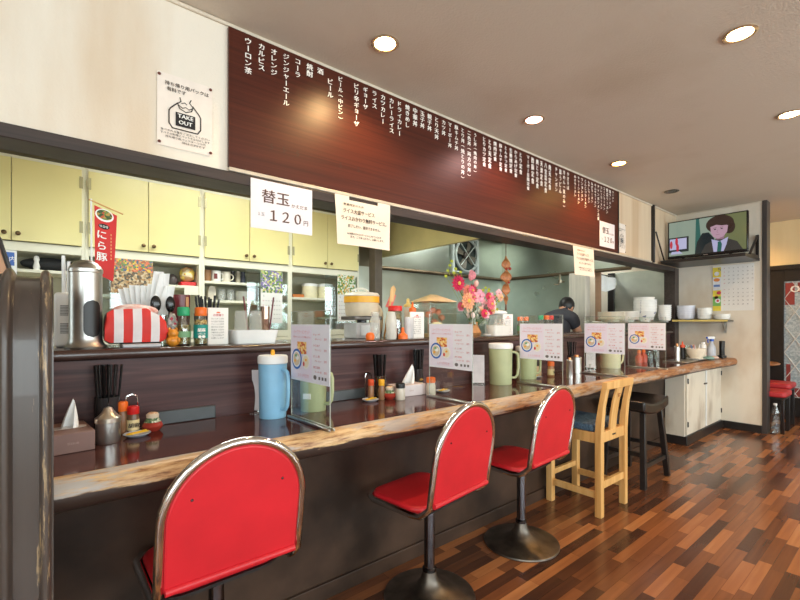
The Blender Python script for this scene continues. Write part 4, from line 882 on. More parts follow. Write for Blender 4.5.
menu_card(2.745, 2.04, ZL, .085, .160, 'white printed card standing right of the flower planter', -.45)
# white bin with glasses
t = thing('plastic_bin', 'white plastic bin holding upturned glasses on the ledge', 'bin', (.752, 2.03, ZL))
mb = MB(); b0, b1 = (.095, .065), (.106, .075)
def ring_(w_, d, z): return [(x, y, z) for x, y in rrect(w_*2, d*2, .018, 4)]
A = [ring_(.095, .06, 0), ring_(.106, .072, .062), ring_(.102, .068, .062), ring_(.092, .057, .004)]; n = len(A[0]); mb.add(sum(A, []), [tuple(range(n))[::-1]]+[(i*n+k, i*n+(k+1) % n, (i+1)*n+(k+1) % n, (i+1)*n+k) for i in range(3) for k in range(n)]+[tuple(3*n+k for k in range(n))]); mb.build('body', WHITE, t)
tag(t.children[0].copy(), '', '') if False else None
for x, lb in ((.697, 'upturned clear glass in the white bin, left of two'), (.765, 'upturned clear glass in the white bin, right of two')):
    mb = MB(); mb.lathe([(.031, .0), (.033, .0), (.028, .14), (.025, .146), (0, .146), (0, .142), (.024, .140)], seg=24); tag(mb.build('drinking_glass', PRESSED, loc=(x, 2.02, ZL+.006)), lb, 'glass', 'glasses in the white bin')
t = jarlike('metal_tumbler', 'brownish metal tumbler in the bin right of the upturned glasses', 'tumbler', (.8185, 2.035, ZL+.007), [(.019, 0), (.0195, .10), (.021, .104), (.021, .108), (.0215, .168), (.0195, .168), (.019, .004), (0, .004)], mat('bronze_tumbler', (176, 146, 130), .2, .9))
for k, (x, x2) in enumerate(((.748, .722), (.842, .872))):
    mb = MB(); mb.tube([(x, 2.055, ZL+.01), (x2, 2.06, ZL+.222)], .004, 8); tag(mb.build('maroon_straw', MAROON), ('maroon stirrer leaning left between the upturned glasses', 'maroon stirrer leaning right from the metal tumbler')[k], 'stirrer')
# middle of the ledge: tub on a stand, jars, jug, case
t = thing('kitchen_scale', 'grey table scale under the yellow banded tub', 'scale', (1.49, 2.19, ZL))
MB().box(-.085, .085, -.07, .07, 0, .095).build('body', mat('scale_grey', (196, 196, 196), .4), t, bev=.006)
MB().box(-.1, .1, -.08, .08, .112, .135).build('platform', mat('scale_platform', (110, 104, 100), .35, .5), t, bev=.004); MB().lathe([(.03, .095), (.03, .112)], seg=16).build('neck', BLACK, t)
MB().box(-.055, .055, -.0735, -.0705, .02, .08).build('dial_panel', mat('dial_panel', (222, 226, 226), .3), t)
t = thing('food_tub', 'round translucent tub with yellow band and carrying handle on the scale', 'tub', (1.49, 2.19, ZL+.1355))
MB().lathe([(0, 0), (.094, 0), (.100, .012), (.104, .075), (.106, .08)], seg=36).build('body', mat('tub_beige', (230, 214, 186), .35), t)
MB().lathe([(.106, .0805), (.109, .082), (.109, .118), (.106, .119)], seg=36).build('yellow_band', YELP, t)
MB().lathe([(.109, .1195), (.110, .125), (.10, .14), (.03, .15), (0, .15)], seg=36).build('lid', mat('tub_lid', (234, 226, 206), .3), t)
mb = MB(); mb.tube([(.055*math.cos(a), .01, .148+.022*math.sin(a)) for a in [PI*i/12 for i in range(13)]], .007, 10); mb.build('handle', mat('handle_beige', (226, 222, 208), .35), t)
jarlike('glass_jar', 'empty ribbed clear glass jar below the tub', 'jar', (1.435, 1.975, ZL), [(.026, 0), (.029, .01), (.029, .11), (.022, .13), (.024, .135), (.024, .155), (.022, .155), (.020, .13), (.027, .108), (.027, .01), (0, .008)], PRESSED, [('water', [(0, .009), (.026, .009), (.026, .03), (0, .03)], milky('jar_water', (226, 230, 224), .5))])
t = jarlike('storage_jar', 'large clear jar of dark contents with red lid', 'jar', (1.645, 2.055, ZL), [(.038, 0), (.042, .01), (.042, .15), (.036, .165), (.034, .165), (.040, .148), (.040, .01), (0, .008)], GLASS, [('contents', [(0, .009), (.039, .009), (.039, .10), (0, .11)], mat('dark_contents', (120, 116, 128), .4, var=.2, scale=60)), ('lid', [(.039, .166), (.043, .168), (.043, .192), (.040, .198), (0, .198)], REDP)])
jarlike('squeeze_bottle', 'frosted white bottle before the red lidded jar', 'bottle', (1.545, 1.965, ZL), [(.027, 0), (.030, .01), (.031, .10), (.024, .14), (.022, .158), (0, .160)], milky('frosted', (226, 224, 216), .82))
mb = MB(); mb.lathe([(0, 0), (.022, 0), (.026, .02), (.018, .038), (0, .042)], seg=14); tag(mb.build('orange_stopper', ORANGE, loc=(1.39, 1.96, ZL)), 'orange stopper left of the ribbed glass jar', 'stopper')
mb = MB(); mb.lathe([(0, 0), (.03, 0), (.030, .02), (.012, .036), (.008, .065), (0, .068)], seg=14); tag(mb.build('funnel_cap', ORANGE, loc=(1.635, 1.97, ZL)), 'orange funnel cap between frosted bottle and clear tubes', 'cap')
for k, x in enumerate((1.70, 1.745)):
    mb = MB(); mb.lathe([(0, 0), (.021, 0), (.022, .13), (.020, .13), (.019, .004), (0, .004)], seg=18); tag(mb.build('clear_cup', milky('clear_cup_plastic', (232, 232, 236), .55), loc=(x, 2.0+.03*k, ZL)), ('tall clear plastic cup right of the orange funnel cap', 'tall clear plastic cup touching the white printed card')[k], 'cup')
def pump(name, label, loc, cap, m, h=.13):
    t = thing(name, label, 'bottle', loc)
    MB().lathe([(0, 0), (.028, 0), (.030, .008), (.030, h*.8), (.022, h), (.022, h+.004), (0, h+.004)]).build('body', m, t)
    MB().lathe([(.0235, h+.0045), (.0235, h+.03), (.010, h+.036), (.005, h+.07), (0, h+.07)]).build('cap', cap, t); return t
pump('sauce_bottle', 'sauce bottle with orange nozzle behind the printed card', (1.86, 2.14, ZL), ORANGE, milky('cream_sauce', (232, 220, 190), .9), .16)
jarlike('round_jar', 'amber jar behind the clear plastic cups', 'jar', (1.72, 2.14, ZL), [(.03, 0), (.034, .01), (.034, .12), (.026, .14), (.026, .15), (0, .15)], mat('amber_jar', (206, 176, 110), .25))
jarlike('cream_bottle', 'pale bottle with yellow cap near the clear case', 'bottle', (1.885, 2.215, ZL), [(.026, 0), (.028, .17), (.02, .2), (0, .2)], mat('cream_bottle', (236, 226, 208), .35), [('cap', [(.03, .2005), (.03, .215), (.012, .225), (.010, .255), (0, .26)], mat('pale_yellow_cap', (240, 206, 120), .4))])
# bags and spatula in the background of the ledge
t = thing('spatula', 'pale wooden spatula leaning behind the red lidded jar', 'spatula', (1.70, 2.24, ZL), 0)
MB().tube([(0, 0, 0), (.055, .0, .24)], .006, 8).build('handle', LTWOOD, t)
mb = MB(); mb.prism([(-.016, -.04), (.016, -.04), (.022, .05), (.0, .07), (-.02, .05)], -.003, .003, 0, T(.067, 0, .275, 0, PI/2, .2)); mb.build('blade', LTWOOD, t, bev=.002)
mb = MB(); mb.prism([(-.03, -.05), (.02, -.05), (.03, .05), (-.01, .06)], -.003, .003, 0, T(.02, 0, .05, 0, PI/2, .3)); tag(mb.build('pink_sheet', mat('pink_plastic', (240, 120, 110), .4), loc=(1.755, 2.265, ZL+.19)), 'small pink plastic scoop behind the spatula', 'scoop')
mb = MB(); mb.tube([(.02, 0, 0), (.02, 0, .2)], .005, 8); tag(mb.build('scoop_stand', WHITE, loc=(1.755, 2.275, ZL)), 'white plastic rod carrying the pink scoop', 'rod')
for k, (x, r, z, lb) in enumerate(((1.66, .05, .22, 'crumpled pale plastic bag left behind the spatula'), (1.80, .06, .20, 'crumpled clear bag between spatula and clear case'))):
    mb = MB(); mb.ball((0, 0, z/2), r, .045, z/2, 16, 12, amp=.12, seed=20+k); tag(mb.build('plastic_bag', mat('bag_beige', (222, 206, 178), .3, var=.1, scale=40), loc=(x, 2.27, ZL), sub=1), lb, 'bag')
cs = thing('display_case', 'clear acrylic display case with beige roof and pink flowers', 'case', (2.05, 2.14, ZL), 0)
mb = MB()
for q in ((-.125, .125, -.10, -.097), (-.125, .125, .097, .10)): mb.box(*q, .0, .235)
for x in (-.125, .122): mb.box(x, x+.003, -.097, .097, 0, .235)
mb.build('clear_walls', ACRY, cs, smooth=False)
mb = MB(); mb.add([(-.132, -.107, .236), (.132, -.107, .236), (.132, .107, .236), (-.132, .107, .236), (-.03, 0, .288), (.03, 0, .288)], [(0, 1, 5, 4), (1, 2, 5), (2, 3, 4, 5), (3, 0, 4), (3, 2, 1, 0)]); mb.build('roof', mat('beige_roof', (220, 190, 140), .5, var=.08, scale=30), cs)
MB().box(-.12, .12, -.095, .095, .001, .02).build('base', mat('case_base', (206, 178, 130), .5), cs, smooth=False)
mb = MB()
for x, y, z in ((-.05, 0, .15), (.01, .02, .18), (.06, -.02, .13), (-.02, -.03, .10), (.075, .03, .17)): mb.ball((x, y, z), .024, .02, .02, 12, 8, amp=.2, seed=int(x*1000)); mb.tube([(x, y, .02), (x, y, z)], .002, 5)
mb.build('dried_flowers', mat('coral_flower', (232, 140, 110), .6), cs)
mb = MB(); mb.ball((0, 0, .022), .018, .016, .022).ball((.004, -.002, .052), .014, .013, .013)
for s in (-1, 1): mb.ball((.004+s*.009, 0, .065), .005, .004, .006, 8, 6)
tag(mb.build('white_ornament', PORC, loc=(2.03, 1.98, ZL)), 'tiny white animal ornament before the display case', 'ornament')
jarlike('round_sugar_pot', 'cream round pot partly behind the second acrylic divider', 'pot', (1.94, 1.99, ZL), [(.03, 0), (.045, .03), (.045, .07), (.03, .095), (0, .1)], IVORY)

# flower arrangement
FV = thing('flower_arrangement', 'large arrangement of pink and magenta artificial flowers on the ledge', 'flowers', (2.44, 2.12, ZL))
MB().lathe([(.05, 0), (.06, .02), (.045, .05), (.03, .08), (.036, .10), (.032, .10), (.026, .08), (0, .05)], seg=26).build('vase', mat('brown_vase', (196, 140, 90), .4), FV)
F_ = [(2.232, 1.472, 'd', (208, 30, 82), .062), (2.423, 1.545, 'r', (240, 150, 160), .045), (2.401, 1.478, 'b', (244, 190, 184), .022), (2.332, 1.424, 'd', (244, 150, 130), .048), (2.412, 1.42, 'd', (214, 34, 84), .06), (2.299, 1.35, 'd', (248, 176, 136), .066), (2.479, 1.393, 'o', (240, 166, 190), .052), (2.445, 1.333, 'd', (216, 28, 76), .055), (2.555, 1.336, 'd', (240, 120, 140), .048), (2.613, 1.375, 'o', (244, 176, 196), .05), (2.642, 1.30, 'o', (240, 130, 140), .042), (2.39, 1.375, 'o', (244, 170, 180), .04), (2.35, 1.30, 'd', (250, 214, 190), .036), (2.53, 1.39, 'b', (250, 226, 226), .024)]
rf = random.Random(21)
for k in range(24):
    kd, c, r = [('d', (236, 110, 140), .034), ('o', (246, 190, 200), .034), ('d', (226, 60, 100), .036), ('b', (250, 220, 214), .02), ('d', (250, 196, 170), .034)][k % 5]
    F_.append((2.29+.38*rf.random(), 1.24+.20*rf.random(), kd, c, r))
gm = mat('stem_green', (92, 124, 60), .6)
for i, (x, z, kd, c, r) in enumerate(F_):
    r *= 1.12; lx, lz = x-2.44, z-ZL; ly = -.03+.035*math.sin(i*2.1)
    mb = MB(); mb.tube([(0, 0, .07), (lx*.35, ly*.5, lz*.55), (lx, ly, lz-.008)], .0026, 6); mb.build('stem', gm, FV)
    mb = MB(); fm = mat('petal_%d_%d_%d' % c, c, .6, var=.12, scale=50)
    if kd == 'd':
        for lay, (n_, rr_, tl) in enumerate(((14, 1, .25), (10, .72, .6), (7, .45, 1.0))):
            for k in range(n_):
                a = 2*PI*k/n_+lay*.3; d = Vector((math.cos(a), -.25*tl-.15, math.sin(a)*.9)); b0 = Vector((lx, ly, lz)); s = Vector((-math.sin(a), 0, math.cos(a)))*r*.22*rr_
                p = b0+d*r*rr_; mid = b0+d*r*rr_*.6+Vector((0, -.006*(lay+1), 0)); up = Vector((0, -.0012, 0))
                q = [b0, mid+s, p, mid-s]; mb.add([v+up for v in q]+[v-up for v in q], [(0, 1, 2, 3), (7, 6, 5, 4), (0, 4, 5, 1), (1, 5, 6, 2), (2, 6, 7, 3), (3, 7, 4, 0)])
    elif kd == 'r':
        for k in range(9): a = k*2.4; q = r*(.25+.07*k); mb.ball((lx+math.cos(a)*q*.55, ly-.012+.002*k, lz+math.sin(a)*q*.55), r*.42, r*.3, r*.42, 12, 8)
    elif kd == 'o':
        for k in range(5): a = 2*PI*k/5+.3; mb.ball((lx+math.cos(a)*r*.55, ly, lz+math.sin(a)*r*.55), r*.48, .006, r*.34, 12, 8)
        mb.ball((lx, ly-.008, lz), r*.18, r*.2, r*.18, 10, 6)
    else: mb.ball((lx, ly, lz), r*.7, r*.7, r, 12, 8)
    mb.build('flower_head', fm, FV)
    if kd == 'd': mb = MB(); mb.ball((lx, ly-.022, lz), r*.2, .008, r*.2, 10, 6); mb.build('flower_centre', mat('yellow_centre', (226, 196, 90), .6), FV)
mb = MB(); rr = random.Random(9)
for k in range(120):
    a = rr.random()*2*PI; q = .03+.10*rr.random(); x, y, z = q*math.cos(a)+.03, -.05+.05*rr.random(), .08+.17*rr.random()
    s = .018+.012*rr.random(); d1 = Vector((rr.random()-.5, rr.random()-.5, rr.random()*.9+.1)).normalized()*s; d2 = d1.cross(Vector((.3, 1, .2))).normalized()*s*.4
    c = Vector((x, y, z)); mb.add([c-d1, c+d2, c+d1, c-d2, c+Vector((0, .0015, 0))], [(0, 1, 2, 3), (0, 3, 4), (3, 2, 4), (2, 1, 4), (1, 0, 4)])
lv = mb.build('foliage', mat('dusty_leaf', (128, 150, 118), .6, var=.25, scale=40, col2=(196, 206, 190)), FV); lv['kind'] = 'stuff'
mb = MB()
for x, z in ((2.548, 1.441), (2.613, 1.437), (2.697, 1.402), (2.74, 1.364), (2.66, 1.42), (2.69, 1.355), (2.151, 1.52), (2.191, 1.599), (2.17, 1.56), (2.21, 1.63), (2.25, 1.58), (2.23, 1.55), (2.66, 1.27), (2.30, 1.56), (2.72, 1.40), (2.68, 1.38), (2.64, 1.40), (2.62, 1.45), (2.70, 1.34), (2.58, 1.46), (2.72, 1.30)):
    lx, lz = x-2.44, z-ZL; mb.ball((lx, .0, lz), .016, .004, .011, 8, 6, M=None)
    mb.tube([(0, 0, .08), (lx*.5, .01, lz*.6), (lx, 0, lz)], .0012, 5)
mb.build('yellow_green_sprig', mat('sprig', (190, 196, 60), .6, var=.2, scale=30), FV)
t = thing('planter_box', 'white rectangular planter below the flower arrangement', 'planter', (2.565, 1.985, ZL), 0)
mb = MB(); A = [ring_(.085, .035, 0), ring_(.10, .045, .075), ring_(.096, .041, .075), ring_(.082, .032, .01)]; n = len(A[0]); mb.add(sum(A, []), [tuple(range(n))[::-1]]+[(i*n+k, i*n+(k+1) % n, (i+1)*n+(k+1) % n, (i+1)*n+k) for i in range(3) for k in range(n)]+[tuple(3*n+k for k in range(n))]); mb.build('body', PORC, t)
for k, x in enumerate((2.535, 2.585, 2.62)):
    mb = MB(); mb.lathe([(0, 0), (.018, 0), (.019, .07), (.008, .09), (.008, .11), (0, .11)], seg=14); tag(mb.build('small_clear_bottle', PRESSED, loc=(x, 1.99, ZL+.012)), ('small clear bottle in the white planter, left of three', 'small clear bottle in the white planter, middle one', 'small clear bottle in the white planter, right of three')[k], 'bottle', 'clear bottles in the planter')
mb = MB(); mb.lathe([(0, 0), (.022, 0), (.036, .014), (.034, .015), (.02, .004), (0, .004)], seg=22); tag(mb.build('saucer', PORC, loc=(2.40, 1.955, ZL)), 'small white saucer left of the planter', 'saucer')
t = thing('clear_container', 'clear plastic container covered by a folded white towel', 'container', (2.78, 2.17, ZL))
MB().box(-.08, .08, -.06, .06, 0, .155).build('body', milky('clear_container_body', (220, 222, 220), .5), t, bev=.008)
tw = MB(); tw.ball((0, 0, .018), .10, .075, .022, 18, 8, amp=.05, seed=2); tag(tw.build('folded_towel', TISSUE, loc=(2.78, 2.17, ZL+.155), sub=1), 'folded white towel on the clear container', 'towel')
BOTM = [('orange', ORANGE), ('orange', ORANGE)]
for x, lid, lb in ((2.875, ORANGE, 'small bottle with orange cap right of the white card, left of two'), (2.955, ORANGE, 'small bottle with orange cap right of the white card, right of two'), (3.165, GREEN, 'small bottle with green cap behind the third divider'), (3.245, ORANGE, 'small bottle with orange cap behind the third divider'), (3.315, REDP, 'small bottle with red cap behind the third divider')):
    spice('sesame_bottle', lb, x, 2.02, lid, .08, (.035, .08, 0) if x < 3 else None, mat('green_label', (100, 150, 100), .5), ZL, .86 if x < 3 else .95)

# hanging spiral ornament
t = thing('spiral_ornament', 'carved brown spiral ornament hanging on a string behind the flowers', 'ornament', (3.07, 2.3, 1.86))
MB().tube([(0, 0, .643), (0, 0, -.09)], .003, 6).build('string', mat('string', (120, 80, 60), .6), t)
mb = MB(); vs = []; fs = []; N_ = 70
for i in range(N_+1):
    u = i/N_; a = u*2*PI*1.9+.4; r = .055*(math.sin(PI*min(1, u*1.0))**.6)*(1-.35*u)+.004
    r *= .62+.38*abs(math.sin(u*PI*3.2)); z = -.09-.42*u
    for s in (-1, 1):
        for q in (.006, -.006): vs.append((s*r*math.cos(a)-q*math.sin(a), s*r*math.sin(a)+q*math.cos(a), z))
for i in range(N_):
    b0 = i*4; b1 = b0+4
    fs += [(b0, b0+2, b1+2, b1), (b0+3, b0+1, b1+1, b1+3), (b0+1, b0, b1, b1+1), (b0+2, b0+3, b1+3, b1+2)]
fs += [(0, 1, 3, 2), (N_*4, N_*4+2, N_*4+3, N_*4+1)]
mb.add(vs, fs); mb.build('spiral', mat('carved_brown', (196, 120, 66), .45, var=.15, scale=40), t)
for q in (((.015, -.03, -.20), .018, .012, .014), ((-.02, -.02, -.205), .012, .01, .012), ((0, -.03, -.32), .014, .01, .01)): mb = MB(); mb.ball(*q, 12, 8); mb.build('red_tassel', mat('tassel_red', (176, 50, 40), .6), t)
MB().tube([(0, 0, -.50), (0, 0, -.56)], [.006, .009], 8).build('tassel_end', mat('tassel_brown', (120, 70, 50), .6), t)

# dish rack with stacked crockery near the far end
rk = thing('dish_rack', 'low steel rack on the ledge carrying stacked bowls and plates', 'rack', (0, 0, 0))
MB().box(4.35, 5.79, 1.96, 2.28, 1.192, 1.205).build('rack_board', STEEL, rk, bev=.002)
for x in (4.38, 5.05, 5.74):
    for y in (1.99, 2.25): MB().box(x, x+.02, y-.01, y+.01, ZL, 1.1915).build('leg', STEEL, rk)
SPOT = blotch('dotted_glaze', [(236, 238, 236)]*7+[(120, 130, 160)], 34, .2)
def stack(name, what, x, y, z, r, h, n, step, m, cat, group, profile='bowl'):
    if profile == 'bowl': pr = [(r*.4, 0), (r*.42, h*.08), (r*.75, h*.4), (r-.003, h-.008), (r+.002, h-.006), (r+.002, h), (r-.004, h), (r*.72, h*.42), (r*.4, h*.12), (0, h*.12)]
    elif profile == 'deep': pr = [(r*.55, 0), (r*.57, h*.06), (r*.86, h*.25), (r-.004, h-.009), (r+.002, h-.007), (r+.002, h), (r-.005, h), (r*.84, h*.28), (r*.55, h*.1), (0, h*.1)]
    else: pr = [(r*.6, 0), (r*.62, h*.3), (r-.006, h*.8), (r+.001, h*.86), (r+.001, h), (r-.004, h), (r*.6, h*.32), (0, h*.32)]
    proto = None
    for k in range(n):
        lb = what % ordinal(n-1-k)
        if proto is None: mb = MB(); mb.lathe(pr, seg=32); proto = tag(mb.build(name, m, loc=(x, y, z)), lb, cat, group)
        else: o = proto.copy(); COL.objects.link(o); o.location = (x, y, z+k*step); o['label'] = lb
stack('bowl', 'dotted white bowl, %s of the flaring stack on the rack', 5.29, 2.03, 1.2055, .118, .125, 8, .0175, SPOT, 'bowl', 'dotted bowls on the rack')
stack('bowl', 'plain white bowl, %s of the tallest stack on the rack', 5.56, 2.145, 1.2055, .115, .09, 8, .0285, PORC, 'bowl', 'white bowls in the tallest stack', 'deep')
stack('bowl', 'small white bowl, %s of the stack right of the tallest', 5.70, 1.99-.02, 1.2055, .07, .055, 7, .0235, PORC, 'bowl', 'small bowls at the rack end', 'deep')
stack('plate', 'cream plate, %s of the left pile on the rack', 4.56, 2.08, 1.2055, .13, .03, 7, .0115, mat('cream_plate', (238, 232, 214), .2), 'plate', 'cream plates on the rack', 'plate')
stack('plate', 'white plate, %s of the pile left of the dotted bowls', 4.98, 2.10, 1.2055, .12, .03, 8, .0115, PORC, 'plate', 'white plates on the rack', 'plate')
stack('bowl', 'white bowl, %s of the biggest stack on the yellow edged shelf', 5.838, 1.79, 1.2225, .092, .065, 6, .021, mat('bluish_white', (228, 230, 240), .2), 'bowl', 'bowls on the yellow edged shelf, biggest stack', 'deep')
stack('bowl', 'white bowl, %s of the middle stack on the yellow edged shelf', 5.845, 1.607, 1.2225, .073, .06, 5, .020, PORC, 'bowl', 'bowls on the yellow edged shelf, middle stack', 'deep')
stack('bowl', 'low white bowl, %s of the right pair on the yellow edged shelf', 5.85, 1.442, 1.2225, .076, .045, 2, .022, PORC, 'bowl', 'low bowls on the yellow edged shelf', 'deep')
mb = MB(); mb.lathe([(0, 0), (.05, 0), (.08, .02), (.085, .05), (.06, .085), (.02, .1), (0, .1)], seg=26); tag(mb.build('glass_dome', PRESSED, loc=(4.27, 2.06, ZL)), 'clear glass dome left of the plate rack', 'dome')

# ------------------------------------------------------------------ things on the counter (its top is .787 m up)
def tissue_box(x, y, rz, L, D, H, m, label, plume):
    t = thing('tissue_box', label, 'tissue box', (x, y, ZT), rz)
    MB().box(-L/2, L/2, -D/2, D/2, 0, H).build('carton', m, t, bev=.002)
    mb = MB(); pl = Plane(mb, (0, -D/2-.0002, H*.5), FRX, FRU); pl.text('tissue', .0, .0, .013, 0, offs=.0); mb.build('print', [mat('carton_print', (190, 160, 150), .6)], t, smooth=False)
    MB().prism(rrect(.10, .045, .022, 6), H+.0004, H+.0014).build('slot', mat('slot_film', (206, 196, 190), .3), t)
    mb = MB()
    for s, (w_, h, dx) in enumerate(plume):
        mb.sheet(lambda u, v: (dx*(1+3*v)+w_*.5*(1-.88*v**1.3)*math.cos(3.7-5.0*u), .022*(1-.8*v)*math.sin(3.7-5.0*u), H+.001+h*v*(1-.35*u*u)), 14, 8, 0, .0008)
    mb.build('tissue', TISSUE, t); return t
tissue_box(.052, 1.80, .10, .115, .20, .062, BROWNCARD, 'brown tissue box with a raised tissue at the left counter end', [(.048, .095, .004)])
tissue_box(1.572, 1.865, -.08, .20, .105, .062, GREYCARD, 'pale tissue box behind the second acrylic divider', [(.085, .11, .012)])
t = thing('sugar_can', 'brushed steel can with conical lid beside the brown tissue box', 'can', (.160, 1.775, ZT))
MB().lathe([(0, 0), (.034, 0), (.036, .004), (.036, .070)], seg=36).build('body', STEEL, t)
MB().lathe([(.037, .0705), (.0385, .072), (.0385, .086), (.030, .092), (.018, .106), (.012, .119), (.005, .122), (0, .122)], seg=36).build('conical_lid', mat('warm_steel', (222, 212, 196), .3, .95), t, ang=20)
def chop_cup(x, y, label, mark=True, r=.033, h=.135, m=None):
    t = thing('chopstick_cup', label, 'cup', (x, y, ZT))
    MB().lathe([(r*.9, 0), (r, .006), (r, h), (r-.003, h), (r-.004, .006), (0, .006)], seg=28).build('body', m or mat('smoke_cup', (44, 42, 44), .16), t)
    if mark:
        mm = mat('gold_print', (206, 160, 70), .4)
        for z0, z1, a0, a1, k in ((.035, .060, -2.0, -1.2, 1), (.070, .076, -2.0, -1.1, 0), (.080, .083, -1.9, -1.3, 0), (.028, .031, -2.0, -1.2, 0)):
            pts = [a0+(a1-a0)*i/8 for i in range(9)]
            vs = [((r+.0006)*math.cos(a), (r+.0006)*math.sin(a), z) for z in (z0, z1) for a in pts]
            mb = MB(); mb.add(vs, [(i, i+1, 10+i, 9+i) for i in range(8)]); mb.build('print', mat('grey_print', (190, 180, 150), .4) if k else mm, t)
    return t
CG = 'black chopsticks in the counter cups'
chop_cup(.168, 1.895, 'smoky black chopstick cup with gold print behind the steel can', True, .040, .140)
sticks(.168, 1.895, ZT+.007, 16, .028, .252, .085, 'black chopstick standing in the cup at the left counter end', CG, seed=3, th=.0042, lj=.006)
chop_cup(1.385, 1.86, 'clear chopstick cup left of the pale tissue box', False, .032, .125, GLASS)
sticks(1.385, 1.86, ZT+.007, 15, .021, .232, .07, 'black chopstick standing in the cup left of the pale tissue box', CG, seed=4, th=.0042, lj=.006)
chop_cup(1.70, 1.905, 'smoky chopstick cup behind the pale tissue box', True, .03)
sticks(1.70, 1.905, ZT+.007, 13, .020, .245, .06, 'black chopstick standing in the cup behind the pale tissue box', CG, seed=5, th=.0042, lj=.006)
chop_cup(3.38, 1.87, 'smoky chopstick cup between the third and fourth dividers', True, .033)
sticks(3.38, 1.87, ZT+.007, 14, .021, .245, .09, 'black chopstick standing in the cup between third and fourth dividers', CG, seed=6, th=.0045, lj=.006)
def shaker(name, label, x, y, cap, m, lab=None, h=.10, r=.018):
    t = thing(name, label, 'shaker', (x, y, ZT))
    MB().lathe([(0, 0), (r*.9, 0), (r, .004), (r*.95, h*.55), (r*.82, h*.68), (r*.82, h*.7)], seg=24).build('body', m, t)
    MB().lathe([(r*.92, h*.702), (r*.98, h*.72), (r*.96, h*.97), (r*.8, h), (0, h)], seg=24).build('cap', cap, t)
    if lab:
        mb = MB(); mb.lathe([(r*1.0, h*.12), (r*1.015, h*.12), (r*1.0, h*.5), (r*.985, h*.5)], seg=24); pl = Plane(mb, (0, -r*1.03, h*.31), FRX, FRU); pl.text(lab, 0, 0, r*.9, 1, offs=.03)
        mb.build('label_band', [mat('cream_label', (236, 214, 160), .5), INK], t)
    return t
PEP = mat('pepper_brown', (150, 108, 76), .35); SALT = mat('salt_white', (226, 214, 196), .3)
shaker('spice_shaker', 'spice shaker with orange cap behind the steel can', .213, 1.885, ORANGE, PEP, None, .118, .0195)
shaker('pepper_shaker', 'pepper shaker with red cap and lettered label', .246, 1.87, REDP, mat('pepper_dark', (120, 90, 66), .3), '胡椒', .10, .0205)
def caddy(x, y, label):
    mb = MB(); mb.tube([(-.02, 0, 0), (-.02, 0, .115), (-.016, 0, .13), (0, 0, .138), (.016, 0, .13), (.02, 0, .115), (.02, 0, 0)], .0035, 8); mb.box(-.03, .03, -.02, .02, 0, .003)
    return tag(mb.build('condiment_stand', CHROME, loc=(x, y, ZT)), label, 'stand')
caddy(.247, 1.915, 'chrome wire handle of the condiment stand behind the red capped shaker')
caddy(1.352, 1.925, 'chrome wire handle of the condiment stand beside the clear chopstick cup')
def relish(x, y, label):
    t = thing('relish_pot', label, 'pot', (x, y, ZT))
    MB().lathe([(0, 0), (.022, 0), (.034, .012), (.036, .02), (.030, .033), (.0285, .034)], seg=30).build('red_body', mat('red_glaze', (160, 54, 42), .15), t)
    MB().lathe([(.0285, .0345), (.022, .046), (.0205, .050)], seg=30).build('green_band', blotch('green_glaze', [(120, 140, 100), (226, 222, 200), (80, 110, 80), (190, 190, 160)], 140, .2), t)
    MB().lathe([(.021, .0505), (.022, .062), (.020, .064), (.017, .067), (0, .067)], seg=30).build('rim', mat('rim_cream', (226, 206, 180), .25), t)
    MB().ball((0, 0, .066), .018, .018, .005, 16, 8, amp=.1, seed=1).build('relish', blotch('relish_bits', [(226, 190, 150), (206, 150, 110), (240, 216, 190)], 220), t); return t
relish(.308, 1.86, 'red and green glazed relish pot at the left counter end')
relish(1.415, 1.815, 'red and green glazed relish pot before the clear chopstick cup')
def spoon_plate(x, y, label, rz=0):
    t = thing('spoon_plate', label, 'plate', (x, y, ZT), rz)
    MB().lathe([(0, 0), (.028, 0), (.044, .011), (.042, .012), (.026, .004), (0, .004)], seg=32).build('plate', mat('blue_white_plate', (206, 214, 228), .2), t)
    for k in range(2):
        s = thing('spice_spoon', ('upper yellow spoon on the small plate ' if k else 'lower yellow spoon on the small plate ')+label.split(',')[-1].strip(), 'spoon', (x, y, ZT+.0085), rz+.25*k, 'yellow spoons on the small plates')
        mb = MB(); mb.ball((-.022+.004*k, -.008+.014*k, .0035), .014, .009, .003, 14, 8); mb.tube([(-.012, -.008+.014*k, .004), (.036, .0+.012*k, .006)], .0026, 6); mb.build('body', mat('yellow_spoon', (246, 196, 40), .4), s)
    return t
spoon_plate(.250, 1.805, 'small pale plate with yellow spoons, beside the steel can')
spoon_plate(1.30, 1.83, 'small pale plate with yellow spoons, before the orange and yellow shakers')
spoon_plate(1.80, 1.80, 'small pale plate with yellow spoons, behind the second divider')
spoon_plate(2.80, 1.83, 'small pale plate with yellow spoons, behind the third divider')
shaker('spice_shaker', 'spice shaker with orange red cap beside the relish pot', 1.328, 1.865, mat('orange_red', (226, 84, 40), .4), PEP, None, .108, .017)
shaker('spice_shaker', 'spice shaker with yellow orange cap beside the relish pot', 1.372, 1.83, YELP, PEP, None, .108, .017)
t = shaker('salt_jar', 'ribbed glass salt jar with black lid left of the pale tissue box', 1.452, 1.77, BLACK, SALT, None, .088, .026)
t = shaker('salt_jar', 'ribbed glass salt jar with orange lid behind the second divider', 1.675, 1.77, ORANGE, SALT, None, .10, .027)
shaker('spice_shaker', 'lettered spice shaker with orange cap right of the third divider', 2.955, 1.80, ORANGE, mat('amber', (196, 140, 96), .3), '塩', .112, .026)
t = thing('toothpick_block', 'pale wooden toothpick holder behind the third divider', 'holder', (2.90, 1.895, ZT))
